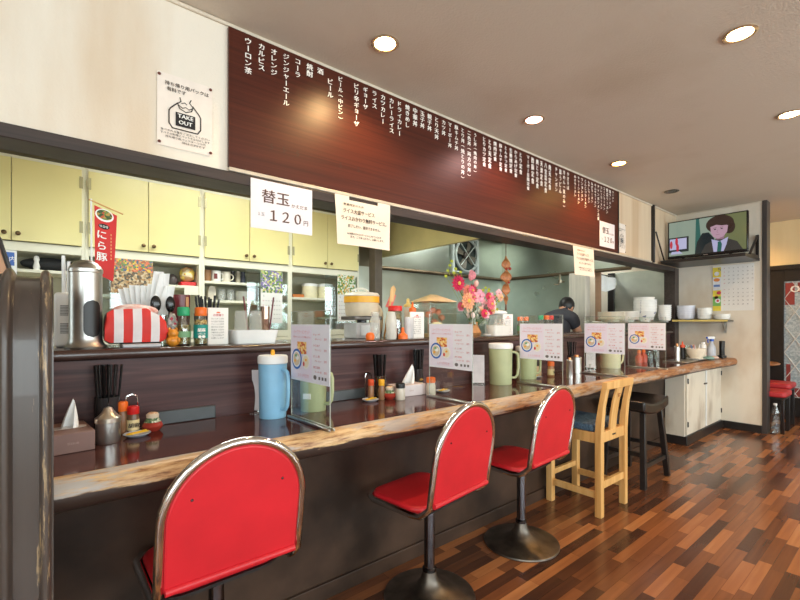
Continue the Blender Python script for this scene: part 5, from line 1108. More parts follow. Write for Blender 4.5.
MB().box(-.035, .035, -.03, .03, 0, .075).build('block', mat('pale_block', (216, 184, 146), .5), t, bev=.004); MB().box(-.03, .03, -.025, .025, .0755, .125).build('dark_top', BLACK, t, bev=.003)
for x, y, h, r, lb in ((2.975, 1.66, .135, .024, 'slim steel can right of the third divider, front one'), (3.33, 1.80, .13, .04, 'wide steel can left of the fourth divider')):
    t = thing('steel_can', lb, 'can', (x, y, ZT))
    MB().lathe([(0, 0), (r, 0), (r, h*.86), (r*1.03, h*.87), (r*1.03, h*.97), (r*.8, h), (0, h)], seg=32).build('body', STEEL, t)
    mb = MB(); mb.lathe([(r*.5, h+.0005), (r*.45, h+.014), (0, h+.016)], seg=16); mb.build('lid_knob', mat('copper_knob', (226, 150, 100), .3, .7), t)
mb = MB(); mb.tube([(0, 0, 0), (0, 0, .05)], .004, 8); mb.ball((.0, 0, .055), .012, .01, .006, 10, 6); mb.lathe([(.016, 0), (.016, .003), (0, .003)], seg=14); tag(mb.build('card_clip', STEEL, loc=(3.52, 1.78, ZT)), 'small steel clip stand right of the wide steel can', 'clip')
# pitchers
def pitcher(x, y, rz, label, m, lid=None, r=.057, h=.235, handle=1, name='pitcher'):
    t = thing(name, label, 'pitcher', (x, y, ZT), rz)
    MB().lathe([(0, .004), (r*.86, .004), (r*.88, 0), (r*.93, 0), (r*.94, .006), (r, h), (r*.97, h), (r*.9, .012), (0, .012)], seg=40).build('body', m, t)
    mb = MB(); n = 15
    pts = [(r*.93, 0, h*.90), (r*1.22, 0, h*.90), (r*1.48, 0, h*.86), (r*1.58, 0, h*.76), (r*1.58, 0, h*.45), (r*1.50, 0, h*.25), (r*1.3, 0, h*.17), (r*.92, 0, h*.17)]
    mb.tube(pts, .0085, 10); mb.build('handle', m, t)
    if lid:
        MB().lathe([(r*1.0, h+.0005), (r*1.05, h+.003), (r*1.05, h+.03), (r*.98, h+.036), (0, h+.037)], seg=40).build('lid', lid, t)
    return t
bp_ = pitcher(.758, 1.80, -1.25, 'light blue plastic pitcher with white lid and yellow knob', BLUEP, WHITE, .060, .232)
mb = MB(); mb.lathe([(.008, .269), (.009, .285), (.005, .292), (0, .292)], seg=14); mb.build('lid_knob', YELP, bp_)
g = pitcher(2.345, 1.80, -.60, 'sage green plastic pitcher with white lid left of the third divider', GREENP, WHITE, .077, .235)
g2 = pitcher(.965, 1.82, -1.0, 'sage green pitcher seen through the first acrylic divider', GREENP, None, .062, .20)
MB().box(-.02, .02, -.0625, -.058, .06, .085).build('sticker', PAPER, g2, bev=.001)
pitcher(2.72, 1.855, -.4, 'sage green pitcher standing behind the third divider', GREENP, WHITE, .075, .20)
pitcher(3.93, 1.80, -.42, 'ivory plastic pitcher behind the fourth divider', IVORY, None, .088, .225)
# table stands with folded cards
def stand(x, y, rz, label, h=.19, w_=.085):
    t = thing('card_stand', label, 'card stand', (x, y, ZT), rz)
    mb = MB(); mb.sheet(lambda u, v: ((u-.5)*w_, .028-.03*v+.018*math.sin(v*2.2), .002+h*v), 3, 10, 0, .0015); mb.sheet(lambda u, v: ((u-.5)*w_, -.03+.058*v, .002), 2, 2, 0, .0015); mb.build('clear_stand', ACRY, t)
    mb = MB(); mb.sheet(lambda u, v: ((u-.5)*w_*.92, .024-.03*v+.018*math.sin(v*2.2), .008+h*.93*v), 3, 10, 0, .0006); mb.build('card', mat('lilac_card', (232, 226, 230), .5), t); return t
stand(.748, 1.915, -.5, 'clear stand with white card behind the blue pitcher', .20)
stand(2.20, 1.87, -.9, 'clear stand with white card left of the green lidded pitcher', .20)
stand(3.70, 1.86, -.9, 'clear stand with white card left of the ivory pitcher', .20)
# acrylic dividers with the set menu sheet
def divider(x, y, rz, label):
    t = thing('acrylic_divider', label, 'divider', (x, y, ZT+.0006), rz, 'clear dividers along the counter')
    MB().box(-.0015, .0015, -.155, .155, .012, .455).build('clear_panel', ACRY, t, smooth=False)
    mb = MB(); mb.box(-.002, .002, -.157, -.1551, .012, .455).box(-.002, .002, .1551, .157, .012, .455).box(-.002, .002, -.157, .157, .4551, .457); mb.build('polished_edge', milky('acrylic_edge', (196, 200, 190), .55, .2), t, smooth=False)
    for s in (-1, 1): MB().box(s*.010-.004, s*.010+.004, -.17, .17, 0, .011).build('foot_rail', STEEL, t, bev=.002)
    MB().box(-.004, .004, -.165, -.135, .0112, .024).build('foot_clip', ACRY, t)
    MB().box(-.0035, -.0017, -.155, .155, .168, .402).build('menu_sheet', mat('menu_sheet_paper', (232, 232, 242), .5, var=.01), t, smooth=False)
    mb = MB(); pl = Plane(mb, (-.0036, 0, .285), SDX, FRU)
    pl.rect(-.147, .025, -.108, .110, 0, .0003)
    pl.text('ハーフラーメンセット', -.06, .085, .020, 2, width=.135, offs=.01); pl.text('お得なセットメニューをご用意しました', -.06, .065, .009, 1, width=.145)
    pl.rect(-.095, -.018, -.005, .045, 3, .001)
    pl.disc(-.10, -.028, .043, .043, 4, .0014); pl.disc(-.10, -.028, .034, .034, 5, .0018); pl.disc(-.10, -.028, .028, .028, 6, .0022); pl.disc(-.092, -.022, .014, .010, 5, .0026); pl.disc(-.103, -.014, .009, .006, 10, .0026); pl.disc(-.112, -.036, .009, .006, 8, .0026)
    pl.disc(-.022, -.035, .031, .031, 5, .0014); pl.disc(-.022, -.035, .024, .024, 7, .0018); pl.disc(-.038, -.045, .007, .010, 9, .0022); pl.disc(-.02, -.028, .008, .006, 8, .0022)
    pl.text('１００円引き', -.045, -.093, .016, 2, width=.09, offs=.01)
    for i, (a, b_) in enumerate((('ギョーザ', '半チャーハン'), ('からあげ', 'チャーハン'), ('ミニ丼', 'チャーシュー'), ('杏仁豆腐', 'マーボー丼'))):
        y_ = .068-i*.043; pl.text(a, .062, y_+.009, .010, 1, width=.05, offs=.01); pl.text(b_, .075, y_-.009, .010, 1, width=.05, offs=.01); pl.text('百円', .128, y_-.009, .010, 1, offs=.01)
    pl.disc(.05, -.092, .012, .009, 11)
    for q in (.084, .108, .130): pl.rect(q-.007, q+.006, -.099, -.087, 11)
    mb.build('menu_print', [LILAC, REDINK, PINKINK, blotch('pizza_photo', [(226, 150, 70), (240, 196, 110), (200, 90, 50), (246, 220, 160)], 110), mat('bowl_blue', (44, 104, 190), .5), WHITE, mat('soup', (214, 196, 170), .5), mat('rice_cream', (240, 228, 200), .5), YELP, REDP, GREEN, GREYINK], t, smooth=False)
    return t
d0 = divider(.819, 1.577, .03, 'clear divider with menu sheet right of the blue pitcher')
for (x, lb) in ((1.632, 'clear divider with menu sheet before the pale tissue box'), (2.47, 'clear divider with menu sheet right of the green lidded pitcher'), (3.34, 'clear divider with menu sheet before the ivory pitcher'), (4.142, 'clear divider with menu sheet farthest along the counter')):
    dup(d0, (x, 1.579, ZT), lb, 0)
# far end of the counter
for x, y, lb in ((4.62, 1.83, 'small red sauce bottle behind the last divider, left one'), (4.78, 1.85, 'small red sauce bottle behind the last divider, right one')):
    t = thing('sauce_bottle', lb, 'bottle', (x, y, ZT), 0, 'red sauce bottles')
    MB().lathe([(0, 0), (.034, 0), (.036, .06), (.018, .085), (.016, .10), (0, .1)], seg=20).build('body', mat('chili_red', (206, 84, 60), .3), t); MB().lathe([(.018, .1005), (.018, .118), (.008, .13), (0, .13)], seg=16).build('cap', ORANGE, t)
for x, y, lb in ((4.93, 1.84, 'clear glass behind the last divider, nearer the sauce bottles'), (5.12, 1.85, 'clear glass behind the last divider, farther from the sauce bottles')):
    mb = MB(); mb.lathe([(0, 0), (.030, 0), (.036, .10), (.034, .10), (.028, .006), (0, .006)], seg=22); tag(mb.build('drinking_glass', GLASS, loc=(x, y, ZT)), lb, 'glass')
tag(MB().box(-.40, .40, -.13, .10, 0, .012).build('drip_tray', STEEL, loc=(5.33, 1.625, ZT), bev=.004), 'flat steel tray at the far counter end', 'tray')
ZR = ZT+.0125
jarlike('steel_can', 'steel shaker can on the tray beside the last divider', 'can', (5.08, 1.64, ZR), [(0, 0), (.028, 0), (.028, .14), (.02, .15), (0, .15)], STEEL, [('cap', [(.012, .1505), (.01, .175), (0, .177)], mat('copper_knob', (226, 150, 100), .3, .7))])
pump('sauce_bottle', 'dark sauce bottle with orange red nozzle at the far counter end', (5.32, 1.665, ZR), MATS['orange_red'], BLACK, .12)
jarlike('glass_jar', 'clear jar behind the cream bowl at the counter end', 'jar', (5.52, 1.665, ZR), [(.04, 0), (.045, .14), (.042, .14), (.038, .005), (0, .005)], GLASS)
mb = MB(); mb.lathe([(0, 0), (.06, 0), (.085, .012), (.083, .014), (.058, .006), (0, .006)], seg=28); tag(mb.build('small_plate', PORC, loc=(5.33, 1.54, ZR)), 'small white plate under the cream bowl', 'plate')
mb = MB(); mb.lathe([(0, 0), (.05, 0), (.085, .05), (.09, .105), (.086, .105), (.08, .05), (.045, .01), (0, .01)], seg=30); tag(mb.build('serving_bowl', mat('cream_bowl', (236, 226, 206), .25), loc=(5.33, 1.54, ZR+.0145)), 'cream bowl holding small utensils at the far counter end', 'bowl')
for k, (dx, dy, c) in enumerate(((.02, .02, (226, 90, 90)), (-.01, .03, (80, 110, 190)), (.035, -.01, (236, 236, 236)), (-.03, 0, (190, 200, 205)))):
    mb = MB(); mb.tube([(0, 0, 0), (dx, dy, .13)], .005, 8); tag(mb.build('table_utensil', mat('utensil_%d' % k, c, .4), loc=(5.33+dx*.5, 1.54+dy*.5, ZR+.026)), ('pink', 'blue', 'white', 'grey')[k]+' handled utensil standing in the cream bowl', 'utensil')
jarlike('serving_jug', 'small cream cup right of the cream bowl', 'cup', (5.50, 1.555, ZR), [(.05, 0), (.06, .10), (.056, .10), (.045, .008), (0, .008)], mat('cream_bowl', (236, 226, 206), .25))
t = jarlike('spray_can', 'white spray can with red lettering at the counter end', 'can', (5.60, 1.555, ZR), [(0, 0), (.030, 0), (.031, .005), (.031, .145), (.022, .155), (0, .156)], WHITE, [('cap', [(.021, .1562), (.02, .178), (0, .18)], WHITE), ('print_band', [(.0312, .04), (.0316, .04), (.0316, .07), (.0312, .07)], REDINK)])
t = thing('spray_bottle', 'clear spray bottle with blue and white trigger head', 'bottle', (5.70, 1.50, ZR), -.5)
MB().lathe([(0, 0), (.042, 0), (.046, .01), (.046, .10), (.035, .135), (.018, .165), (.016, .185), (0, .186)], seg=28, sy=.75).build('body', milky('spray_body', (206, 212, 222), .75), t)
MB().lathe([(.02, .1865), (.02, .21), (0, .21)], seg=20).build('collar', mat('spray_blue', (40, 90, 200), .4), t)
MB().box(-.055, .035, -.012, .012, .2105, .24).build('spray_head', WHITE, t, bev=.006); mb = MB(); mb.tube([(-.045, 0, .212), (-.052, 0, .195), (-.046, 0, .17)], .006, 8); mb.build('trigger', MATS['spray_blue'], t); MB().box(-.068, -.0555, -.008, .008, .216, .234).build('nozzle', MATS['spray_blue'], t, bev=.002)
t = thing('card_terminal', 'black handset standing right of the spray bottle', 'handset', (5.80, 1.43, ZT+.0125), -.5)
MB().box(-.022, .022, -.018, .018, 0, .19).build('body', BLACK, t, bev=.006); MB().box(-.032, .032, -.03, .03, 0, .03).build('base', BLACK, t, bev=.005)
mb = MB(); mb.ball((0, 0, .018), .075, .05, .02, 16, 8, amp=.12, seed=3); tag(mb.build('dish_cloth', mat('teal_cloth', (140, 178, 168), .8), loc=(5.44, 1.455, ZR-.001), sub=1), 'crumpled teal dish cloth on the steel tray', 'cloth')
mb = MB(); mb.ball((0, 0, .016), .05, .04, .017, 14, 8, amp=.1, seed=5); tag(mb.build('pink_cloth', mat('pink_cloth', (226, 196, 180), .8), loc=(5.60, 1.445, ZR-.001), sub=1), 'pale pink cloth right of the teal cloth', 'cloth')

# ------------------------------------------------------------------ seating
def red_stool():
    t = thing('bar_stool', '', 'bar stool', (0, 0, 0), 0, 'red vinyl stools along the counter')
    MB().lathe([(0, 0), (.198, 0), (.200, .004), (.198, .010), (.185, .014), (.14, .022), (.09, .034), (.056, .052), (.038, .078), (.030, .112), (0, .112)], seg=56).build('base', PEWTER, t)
    MB().lathe([(.0235, .1125), (.0235, .42), (0, .42)], seg=24).build('pole', mat('pole_metal', (112, 112, 118), .22, 1.0), t)
    MB().lathe([(.030, .1125), (.030, .125), (.0242, .13)], seg=24).build('collar', DKMETAL, t)
    mb = MB(); mb.box(-.10, .10, -.10, .10, .42, .432).lathe([(.05, .40), (.06, .4195)], seg=20); mb.build('seat_plate', BLACK, t)
    out = rrect(.362, .310, .07, 8, 0, .052)
    MB().prism(out, .433, .460).build('seat', RED, t, bev=.014, seg=4)
    MB().prism([(x*1.012, (y-.052)*1.012+.052) for x, y in out], .426, .4325).build('seat_pan', BLACK, t)
    W2, tilt, y0 = .196, .16, -.165
    pts = [(-W2+.06, .208, .438), (-W2+.02, .192, .438), (-W2, .15, .438), (-W2, -.07, .438), (-W2, -.115, .444), (-W2, -.138, .462), (-W2, y0, .49)]
    zc = .672; up = []
    for k in range(0, 25):
        a = PI-PI*k/24; x = W2*math.cos(a); z = zc+W2*math.sin(a); up.append((x, y0-(z-.50)*tilt, z))
    full = pts+[(-W2, y0-(.57-.50)*tilt, .57)]+up+[(W2, y0-(.57-.50)*tilt, .57)]+[(-p[0], p[1], p[2]) for p in pts[::-1]]
    MB().tube(full, .0125, 14).build('tube_frame', CHROME, t)
    q = W2-.011; ol = [(-q, .495), (-q, zc)]+[(q*math.cos(PI-PI*k/24), zc+q*math.sin(PI-PI*k/24)) for k in range(1, 24)]+[(q, zc), (q, .495)]
    mb = MB(); n = len(ol)
    A = [(x, y0-(z-.50)*tilt-.010, z) for x, z in ol]; B = [(x*.99, y0-(z-.50)*tilt+.016, z) for x, z in ol]
    mb.add(A+B, [tuple(range(n)), tuple(range(2*n-1, n-1, -1))]+[(i, (i+1) % n, n+(i+1) % n, n+i) for i in range(n)]); b_ = mb.build('backrest', RED, t, bev=.006, seg=3)
    MB().tube([(-q+.004, y0-.010, .496), (q-.004, y0-.010, .496)], .011, 12).build('bottom_roll', RED, t)
    for x, z in ((-.125, .735), (.125, .735)): mb = MB(); mb.lathe([(0, 0), (.004, 0), (.003, .0025), (0, .003)], seg=10, M=T(x, y0-(z-.50)*tilt-.010, z, 0, PI/2)); mb.build('screw', DKMETAL, b_)
    return t
s0 = red_stool(); s0['label'] = 'red vinyl bar stool with chrome frame nearest the camera'; s0.location = (.414, 1.425, 0); s0.rotation_euler.z = .01
dup(s0, (1.295, 1.378, 0), 'red vinyl bar stool with chrome frame, middle of the three', .12)
dup(s0, (1.995, 1.394, 0), 'red vinyl bar stool with chrome frame beside the light wooden chair', .06)
# light wooden counter chair
ch = thing('counter_chair', 'light wooden high chair with blue cushion and slatted back', 'chair', (2.79, 1.435, 0))
for x in (-.165, .165):
    MB().box(x-.021, x+.021, .145, .187, 0, .449).build('leg', LTWOOD, ch, bev=.003)
    mb = MB(); pth = [(-.166, 0), (-.166, .50), (-.170, .58), (-.182, .68), (-.205, .80)]; hw = .021; vs = []
    for y, z in pth:
        d = .020 if z < .6 else .016; vs += [(x-hw, y-d, z), (x+hw, y-d, z), (x+hw, y+d, z), (x-hw, y+d, z)]
    fs = [(3, 2, 1, 0), tuple(range(len(vs)-4, len(vs)))]+[(i*4+k, i*4+(k+1) % 4, (i+1)*4+(k+1) % 4, (i+1)*4+k) for i in range(len(pth)-1) for k in range(4)]
    mb.add(vs, fs); mb.build('rear_post', LTWOOD, ch, bev=.003)
for x in (-.165, .165):
    MB().box(x-.012, x+.012, -.1455, .1445, .45, .515).build('side_apron', LTWOOD, ch, bev=.002); MB().box(x-.011, x+.011, -.1455, .1445, .11, .15).build('side_stretcher', LTWOOD, ch, bev=.002)
MB().box(-.1435, .1435, -.18, -.156, .455, .52).build('rear_apron', LTWOOD, ch, bev=.002)
MB().box(-.022, .022, -.1815, -.1795, .484, .494).build('slot_mark', BLACK, ch.children[-1], smooth=False)
MB().box(-.1865, .1865, .145, .187, .4495, .515).build('front_apron', LTWOOD, ch, bev=.002)
MB().box(-.1435, .1435, -.178, -.156, .17, .215).build('rear_stretcher', LTWOOD, ch, bev=.002); MB().box(-.1435, .1435, .155, .178, .17, .205).build('front_stretcher', LTWOOD, ch, bev=.002)
MB().prism(rrect(.35, .305, .02, 4, 0, .02), .516, .562).build('cushion', BLUEFAB, ch, bev=.012, seg=3)
mb = MB(); vs = []
for i in range(9):
    u = -1+2*i/8; x = u*.187; yb = -.205-.012*(1-u*u); zt = .835+.006*(1-u*u)
    vs += [(x, yb-.016, .79), (x, yb+.016, .79), (x, yb+.013, zt), (x, yb-.019, zt)]
mb.add(vs, [(0, 1, 2, 3), (35, 34, 33, 32)]+[(i*4+k, (i+1)*4+k, (i+1)*4+(k+1) % 4, i*4+(k+1) % 4) for i in range(8) for k in range(4)]); mb.build('top_rail', LTWOOD, ch, bev=.004)
mb = MB(); vs = []
for y, z in ((-.168, .515), (-.175, .60), (-.19, .70), (-.214, .792)): vs += [(-.042, y-.007, z), (.042, y-.007, z), (.042, y+.007, z), (-.042, y+.007, z)]
mb.add(vs, [(3, 2, 1, 0), (12, 13, 14, 15)]+[(i*4+k, i*4+(k+1) % 4, (i+1)*4+(k+1) % 4, (i+1)*4+k) for i in range(3) for k in range(4)]); sl = mb.build('back_slat', LTWOOD, ch, bev=.002)
mb = MB(); mb.box(-.018, .018, -.2145, -.2115, .745, .751).box(-.008, .008, -.213, -.2095, .728, .742); mb.build('carved_mark', mat('carved_mark', (186, 124, 66), .5), sl)
# black stool
bs = thing('wooden_stool', 'black wooden saddle stool with splayed legs beside the cream cabinet', 'stool', (3.52, 1.42, 0))
mb = MB()
def sad(u, v): 
    x = (u-.5)*.45; y = (v-.5)*.30; return (x, y, .595+.10*(2*x/.45)**2*.30)
NU = 14; vs = []; fs = []
for i in range(NU+1):
    u = i/NU; x = (u-.5)*.46; zt = .592+.038*(2*u-1)**2; vs += [(x, -.155, zt-.075), (x, .155, zt-.075), (x, .155, zt), (x, -.155, zt)]
fs = [(0, 1, 2, 3), tuple(NU*4+k for k in (3, 2, 1, 0))]+[(i*4+k, (i+1)*4+k, (i+1)*4+(k+1) % 4, i*4+(k+1) % 4) for i in range(NU) for k in range(4)]
mb.add(vs, fs); mb.build('seat', mat('black_leather', (34, 31, 30), .3), bs, bev=.014, seg=3)
for sx in (-1, 1):
    for sy in (-1, 1):
        mb = MB(); a = Vector((sx*.155, sy*.115, .535)); b_ = Vector((sx*.225, sy*.145, 0)); h = .019
        vs = [(p.x+dx*h, p.y+dy*h, p.z) for p in (b_, a) for dx, dy in ((-1, -1), (1, -1), (1, 1), (-1, 1))]
        mb.add(vs, [(3, 2, 1, 0), (4, 5, 6, 7)]+[(k, (k+1) % 4, 4+(k+1) % 4, 4+k) for k in range(4)]); mb.build('leg', BLKWOOD, bs, bev=.003)
for sy in (-1, 1): MB().box(-.19, .19, sy*.135-.011, sy*.135+.011, .14, .17).build('long_stretcher', BLKWOOD, bs, bev=.002)
for sx in (-1, 1): MB().box(sx*.195-.011, sx*.195+.011, -.12, .12, .22, .25).build('side_stretcher', BLKWOOD, bs, bev=.002)
# red stools and table in the room beyond the white wall
def low_stool(loc, label, z=.50, cush=RED):
    t = thing('padded_stool', label, 'stool', loc, .0, 'red padded stools beyond the white wall')
    MB().prism(rrect(.36, .34, .05, 6), z-.06, z).build('seat_pad', mat('dusty_red_vinyl', (186, 48, 54), .45, var=.1, scale=8), t, bev=.018, seg=3)
    MB().box(-.16, .16, -.15, .15, z-.085, z-.061).build('apron', BLKWOOD, t)
    for sx in (-1, 1):
        for sy in (-1, 1): MB().box(sx*.145-.016, sx*.145+.016, sy*.135-.016, sy*.135+.016, 0, z-.0855).build('leg', DKMETAL if sx < 0 else BLKWOOD, t, bev=.003)
    return t
st1 = low_stool((6.22, 1.10, 0), 'red padded stool, nearest of the two beyond the white wall', .45)
st2 = low_stool((6.62, 1.12, 0), 'red padded stool, farther of the two beyond the white wall', .50)
rt = thing('round_table', 'small round wooden table beyond the white wall', 'table', (6.95, 1.46, 0))
MB().lathe([(0, .665), (.30, .665), (.33, .672), (.335, .685), (.32, .695), (0, .695)], seg=40).build('tabletop', wood_grain('table_wood', (150, 96, 58), (176, 118, 72), (196, 138, 88), .3, (2, 14, 14)), rt)
for k in range(4):
    a = PI/4+PI/2*k; mb = MB(); mb.tube([(.17*math.cos(a), .17*math.sin(a), .664), (.19*math.cos(a), .19*math.sin(a), .4), (.24*math.cos(a), .24*math.sin(a), 0)], [.016, .022, .014], 10); mb.build('leg', MATS['table_wood'], rt)
wb = thing('plastic_bottle', 'tall clear plastic bottle standing on the floor by the red stools', 'bottle', (6.02, 1.075-.06, 0))
MB().lathe([(0, 0), (.035, 0), (.04, .01), (.04, .05), (.036, .055), (.04, .06), (.04, .20), (.034, .205), (.04, .21), (.04, .24), (.018, .29), (.015, .31), (0, .31)], seg=24).build('body', GLASS, wb); MB().lathe([(.017, .3105), (.017, .33), (0, .33)], seg=16).build('cap', WHITE, wb)

# ------------------------------------------------------------------ kitchen fittings seen over the ledge
fan = thing('exhaust_fan', 'round wall exhaust fan with pale square frame in the steel hood', 'fan', (4.20, YB-.034, 2.062))
fan.scale = (.97, .97, .97)
mb = MB()
for q in ((-.26, -.22, -.235, .235), (.22, .26, -.235, .235)): mb.box(q[0], q[1], -.05, 0, q[2], q[3])
mb.box(-.22, .22, -.05, 0, -.235, -.215).box(-.22, .22, -.05, 0, .215, .235); mb.build('square_frame', mat('fan_frame', (206, 216, 216), .4), fan, bev=.005)
MB().box(-.22, .22, -.012, -.001, -.215, .215).build('dark_opening', mat('fan_dark', (60, 70, 68), .5), fan, smooth=False)
mb = MB(); mb.tube([(.215*math.cos(2*PI*k/36), -.06, .215*math.sin(2*PI*k/36)) for k in range(36)], .018, 10, closed=True); mb.build('ring', mat('fan_ring', (196, 206, 204), .35, .4), fan)
MB().lathe([(0, 0), (.06, 0), (.06, .05), (.03, .065), (0, .067)], seg=24, M=T(0, -.02, 0, 0, PI/2)).build('motor_hub', mat('fan_hub', (66, 56, 50), .4), fan)
for k in range(4):
    a = PI/2*k+.4; mb = MB(); pts = [(.055, -.03), (.17, -.065), (.19, .0), (.17, .06), (.055, .03)]
    mb.prism(pts, -.003, .003, 0, T(0, -.04, 0) @ Matrix.Rotation(a, 4, 'Y') @ Matrix.Rotation(PI/2, 4, 'X') @ Matrix.Rotation(.35, 4, 'X')); mb.build('blade', mat('fan_blade', (110, 104, 92), .4), fan)
for a in (PI/4, 3*PI/4):
    mb = MB(); mb.tube([(.2*math.cos(a), -.085, .2*math.sin(a)), (-.2*math.cos(a), -.085, -.2*math.sin(a))], .006, 8); mb.build('guard_bar', MATS['fan_ring'], fan)
t = thing('kitchen_worktop', 'steel kitchen worktop behind the ledge', 'worktop', (0, 0, 0))
MB().box(.2, 4.0, 3.0, 3.48, .80, .85).build('top', STEEL, t, bev=.004); MB().box(.25, 3.95, 3.05, 3.45, .1, .799).build('body', STEEL2, t); MB().box(.25, 3.95, 3.08, 3.42, 0, .099).build('plinth', BLKWOOD, t)
t = thing('gas_range', 'steel gas range below the cooking hood', 'cooker', (4.55, 3.38, 0))
MB().box(-.40, .40, -.38, .38, 0, .84).build('body', STEEL2, t, bev=.005); MB().box(-.38, .38, -.36, .36, .8405, .86).build('hob', DKMETAL, t, bev=.003)
mb = MB(); mb.tube([(4.90, 2.86, 1.79), (4.90, 2.86, 1.70), (4.86, 2.86, 1.66), (4.80, 2.88, 1.66)], .012, 8); mb.tube([(4.90, 2.86, 1.70), (4.96, 2.84, 1.70)], .010, 8); mb.lathe([(.025, -.02), (.025, .02)], c=(4.90, 2.86, 1.70), seg=12); tag(mb.build('wall_tap_pipe', mat('pipe_metal', (150, 140, 120), .3, .9)), 'short bent pipe hanging under the hood edge', 'pipe')
# hanging cloth, back shelf with red packets at the passage
mb = MB(); mb.sheet(lambda u, v: (5.30+.62*u, 2.615+.02*math.sin(u*14), 1.80-.17*v*(.45+.75*math.sin(PI*(.2+.8*u)))-.02*u), 24, 6, 0, .001); o = mb.build('hanging_cloth', TISSUE); tag(o, 'white cloth draped under the hood beside the pale steel post', 'cloth')
mb = MB(); mb.tube([(5.065, 2.655, 1.81), (XW-.03, 2.655, 1.81)], .009, 8); tag(mb.build('curtain_rod', DKMETAL), 'thin dark rod carrying the white cloth', 'rod')
sr = thing('back_shelf', 'dark open shelf with red packets in the passage behind the post', 'shelf', (5.62, 3.22, 0))
MB().box(-.32, -.30, -.2, .2, 0, 1.75).build('side_panel', BLKWOOD, sr); MB().box(.30, .32, -.2, .2, 0, 1.75).build('side_panel', BLKWOOD, sr); MB().box(-.32, .32, .2, .215, 0, 1.75).build('back_panel', BLKWOOD, sr)
for z in (.9, 1.2, 1.40, 1.60): MB().box(-.299, .299, -.2, .199, z-.02, z).build('shelf', BLKWOOD, sr)
rr = random.Random(3); k = 0
for z, lv in ((1.2, 'lower'), (1.4, 'middle'), (1.6, 'upper')):
    for i, x in enumerate((-.2, -.06, .08, .21)):
        c = [(190, 50, 50), (226, 220, 214), (200, 70, 60), (90, 110, 110)][(i+k) % 4]; k += 1
        tag(MB().box(-.06, .06, -.08, .08, 0, .08+.06*rr.random()).build('food_packet', mat('packet_%d' % ((i+k) % 4), c, .4, var=.2, scale=30), loc=(5.62+x, 3.16, z+.0005), bev=.01), '%s packet, %s on the %s passage shelf' % (('red', 'white', 'orange red', 'grey')[(i+k-1) % 4], ('first', 'second', 'third', 'last')[i], lv), 'packet', 'packets on the passage shelf')

# ------------------------------------------------------------------ the cook bending over in the kitchen
def skin_body(name, verts, edges, rad, m, parent=None, root=0, sub=2):
    me = bpy.data.meshes.new(name); me.from_pydata(verts, edges, []); me.update(); me.materials.append(m)
    o = bpy.data.objects.new(name, me); COL.objects.link(o)
    if parent: o.parent = parent
    sk = o.modifiers.new('skin', 'SKIN'); sk.use_smooth_shade = True
    if not me.skin_vertices: me.attributes
    bpy.context.view_layer.objects.active = o
    for i, r in enumerate(rad): me.skin_vertices[0].data[i].radius = (r, r) if isinstance(r, (int, float)) else r
    me.skin_vertices[0].data[root].use_root = True
    ss = o.modifiers.new('sub', 'SUBSURF'); ss.levels = sub; ss.render_levels = sub; return o
SKIN = mat('skin', (206, 150, 118), .5, var=.04); CLOTH = mat('dark_shirt', (58, 58, 66), .8, var=.1); TROU = mat('dark_trousers', (44, 44, 50), .8)
P = thing('person', 'person with short black hair in dark shirt bending over in the kitchen', 'person', (4.62, 2.66, 0), PI)
V = [(.30, .10, .90), (.26, .08, 1.06), (.18, .04, 1.18), (.09, .02, 1.27), (.0, 0, 1.32),       # pelvis .. chest .. neck base
     (.30, .20, .86), (.29, .20, .48), (.33, .20, .08), (.22, .21, .03),                              # left leg
     (.30, 0, .86), (.27, -.0, .48), (.31, 0, .08), (.20, -.01, .03),                                  # right leg
     (.10, .18, 1.22), (.02, .22, 1.02), (-.16, .16, .95), (-.24, .13, .94),                           # left arm
     (.10, -.14, 1.22), (.02, -.18, 1.02), (-.16, -.13, .95), (-.24, -.10, .94)]
E_ = [(0, 1), (1, 2), (2, 3), (3, 4), (0, 5), (5, 6), (6, 7), (7, 8), (0, 9), (9, 10), (10, 11), (11, 12), (3, 13), (13, 14), (14, 15), (15, 16), (3, 17), (17, 18), (18, 19), (19, 20)]
Rr = [(.10, .11), (.09, .10), (.09, .10), (.07, .08), .052, .085, .06, .045, .04, .085, .06, .045, .04, .06, .045, .034, .026, .06, .045, .034, .026]
body = skin_body('body', V, E_, Rr, SKIN, P)
sv = [(.30, .10, .92), (.26, .08, 1.06), (.18, .04, 1.18), (.09, .02, 1.27), (.10, .18, 1.225), (.055, .203, 1.11), (.10, -.14, 1.225), (.055, -.163, 1.11), (.02, .004, 1.315)]
skin_body('shirt', sv, [(0, 1), (1, 2), (2, 3), (3, 4), (4, 5), (3, 6), (6, 7), (3, 8)], [(.150, .170), (.140, .160), (.150, .170), (.135, .145), .082, .072, .082, .072, .072], CLOTH, P)
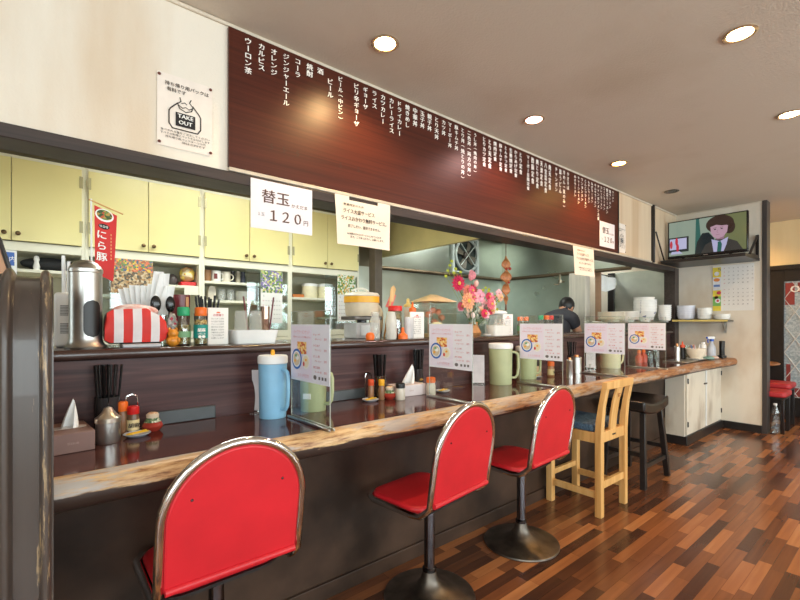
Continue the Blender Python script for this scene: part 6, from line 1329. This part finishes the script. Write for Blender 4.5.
skin_body('trousers', [(.30, .10, .92), (.30, .20, .86), (.29, .20, .48), (.33, .20, .10), (.30, 0, .86), (.27, 0, .48), (.31, 0, .10)], [(0, 1), (1, 2), (2, 3), (0, 4), (4, 5), (5, 6)], [(.14, .16), .10, .075, .062, .10, .075, .062], TROU, P)
for sy, nm in ((.12, 'left'), (-.09, 'right')):
    hb = Vector((-.245, sy, .94)); fv = [tuple(hb), tuple(hb+Vector((-.045, 0, -.004)))]; fe = [(0, 1)]; fr_ = [(.026, .018), (.034, .016)]
    for i, (dy, L_) in enumerate(((-.026, .055), (-.009, .066), (.009, .062), (.026, .048))):
        b0 = len(fv); p = hb+Vector((-.075, dy, -.006)); fv += [tuple(p), tuple(p+Vector((-L_*.5, dy*.1, -.006))), tuple(p+Vector((-L_*.85, dy*.1, -.028)))]; fe += [(1, b0), (b0, b0+1), (b0+1, b0+2)]; fr_ += [.0095, .0085, .007]
    b0 = len(fv); s = -1 if sy > 0 else 1; fv += [tuple(hb+Vector((-.03, s*.035, -.008))), tuple(hb+Vector((-.06, s*.052, -.016)))]; fe += [(0, b0), (b0, b0+1)]; fr_ += [.011, .009]
    skin_body('hand', fv, fe, fr_, SKIN, P)
H_ = T(-.075, 0, 1.365, 0, 0, -.75)                          # head, tilted forward and down, facing -X
mb = MB(); mb.ball((0, 0, 0), .092, .072, .112, 28, 20, M=H_); mb.ball((-.045, 0, -.055), .048, .052, .058, 20, 14, M=H_)
mb.ball((-.098, 0, -.012), .016, .012, .024, 12, 8, M=H_)
for s in (-1, 1): mb.ball((0, s*.074, -.005), .018, .009, .03, 12, 8, M=H_)
mb.tube([tuple(H_ @ Vector((.02, 0, -.08))), (.02, 0, 1.30)], .052, 14)
hd = mb.build('head', SKIN, P)
for s in (-1, 1): mb = MB(); mb.ball((-.084, s*.03, .01), .008, .012, .007, 10, 8, M=H_); mb.build('eye', mat('eye_dark', (40, 30, 28), .2), hd)
mb = MB(); mb.ball((-.088, 0, -.062), .006, .022, .006, 10, 8, M=H_); mb.build('mouth', mat('lip', (170, 96, 88), .5), hd)
mb = MB(); mb.ball((.016, 0, .026), .098, .082, .108, 26, 18, amp=.03, seed=8, M=H_); mb.build('hair', mat('black_hair', (30, 26, 26), .45, var=.2, scale=60), P)
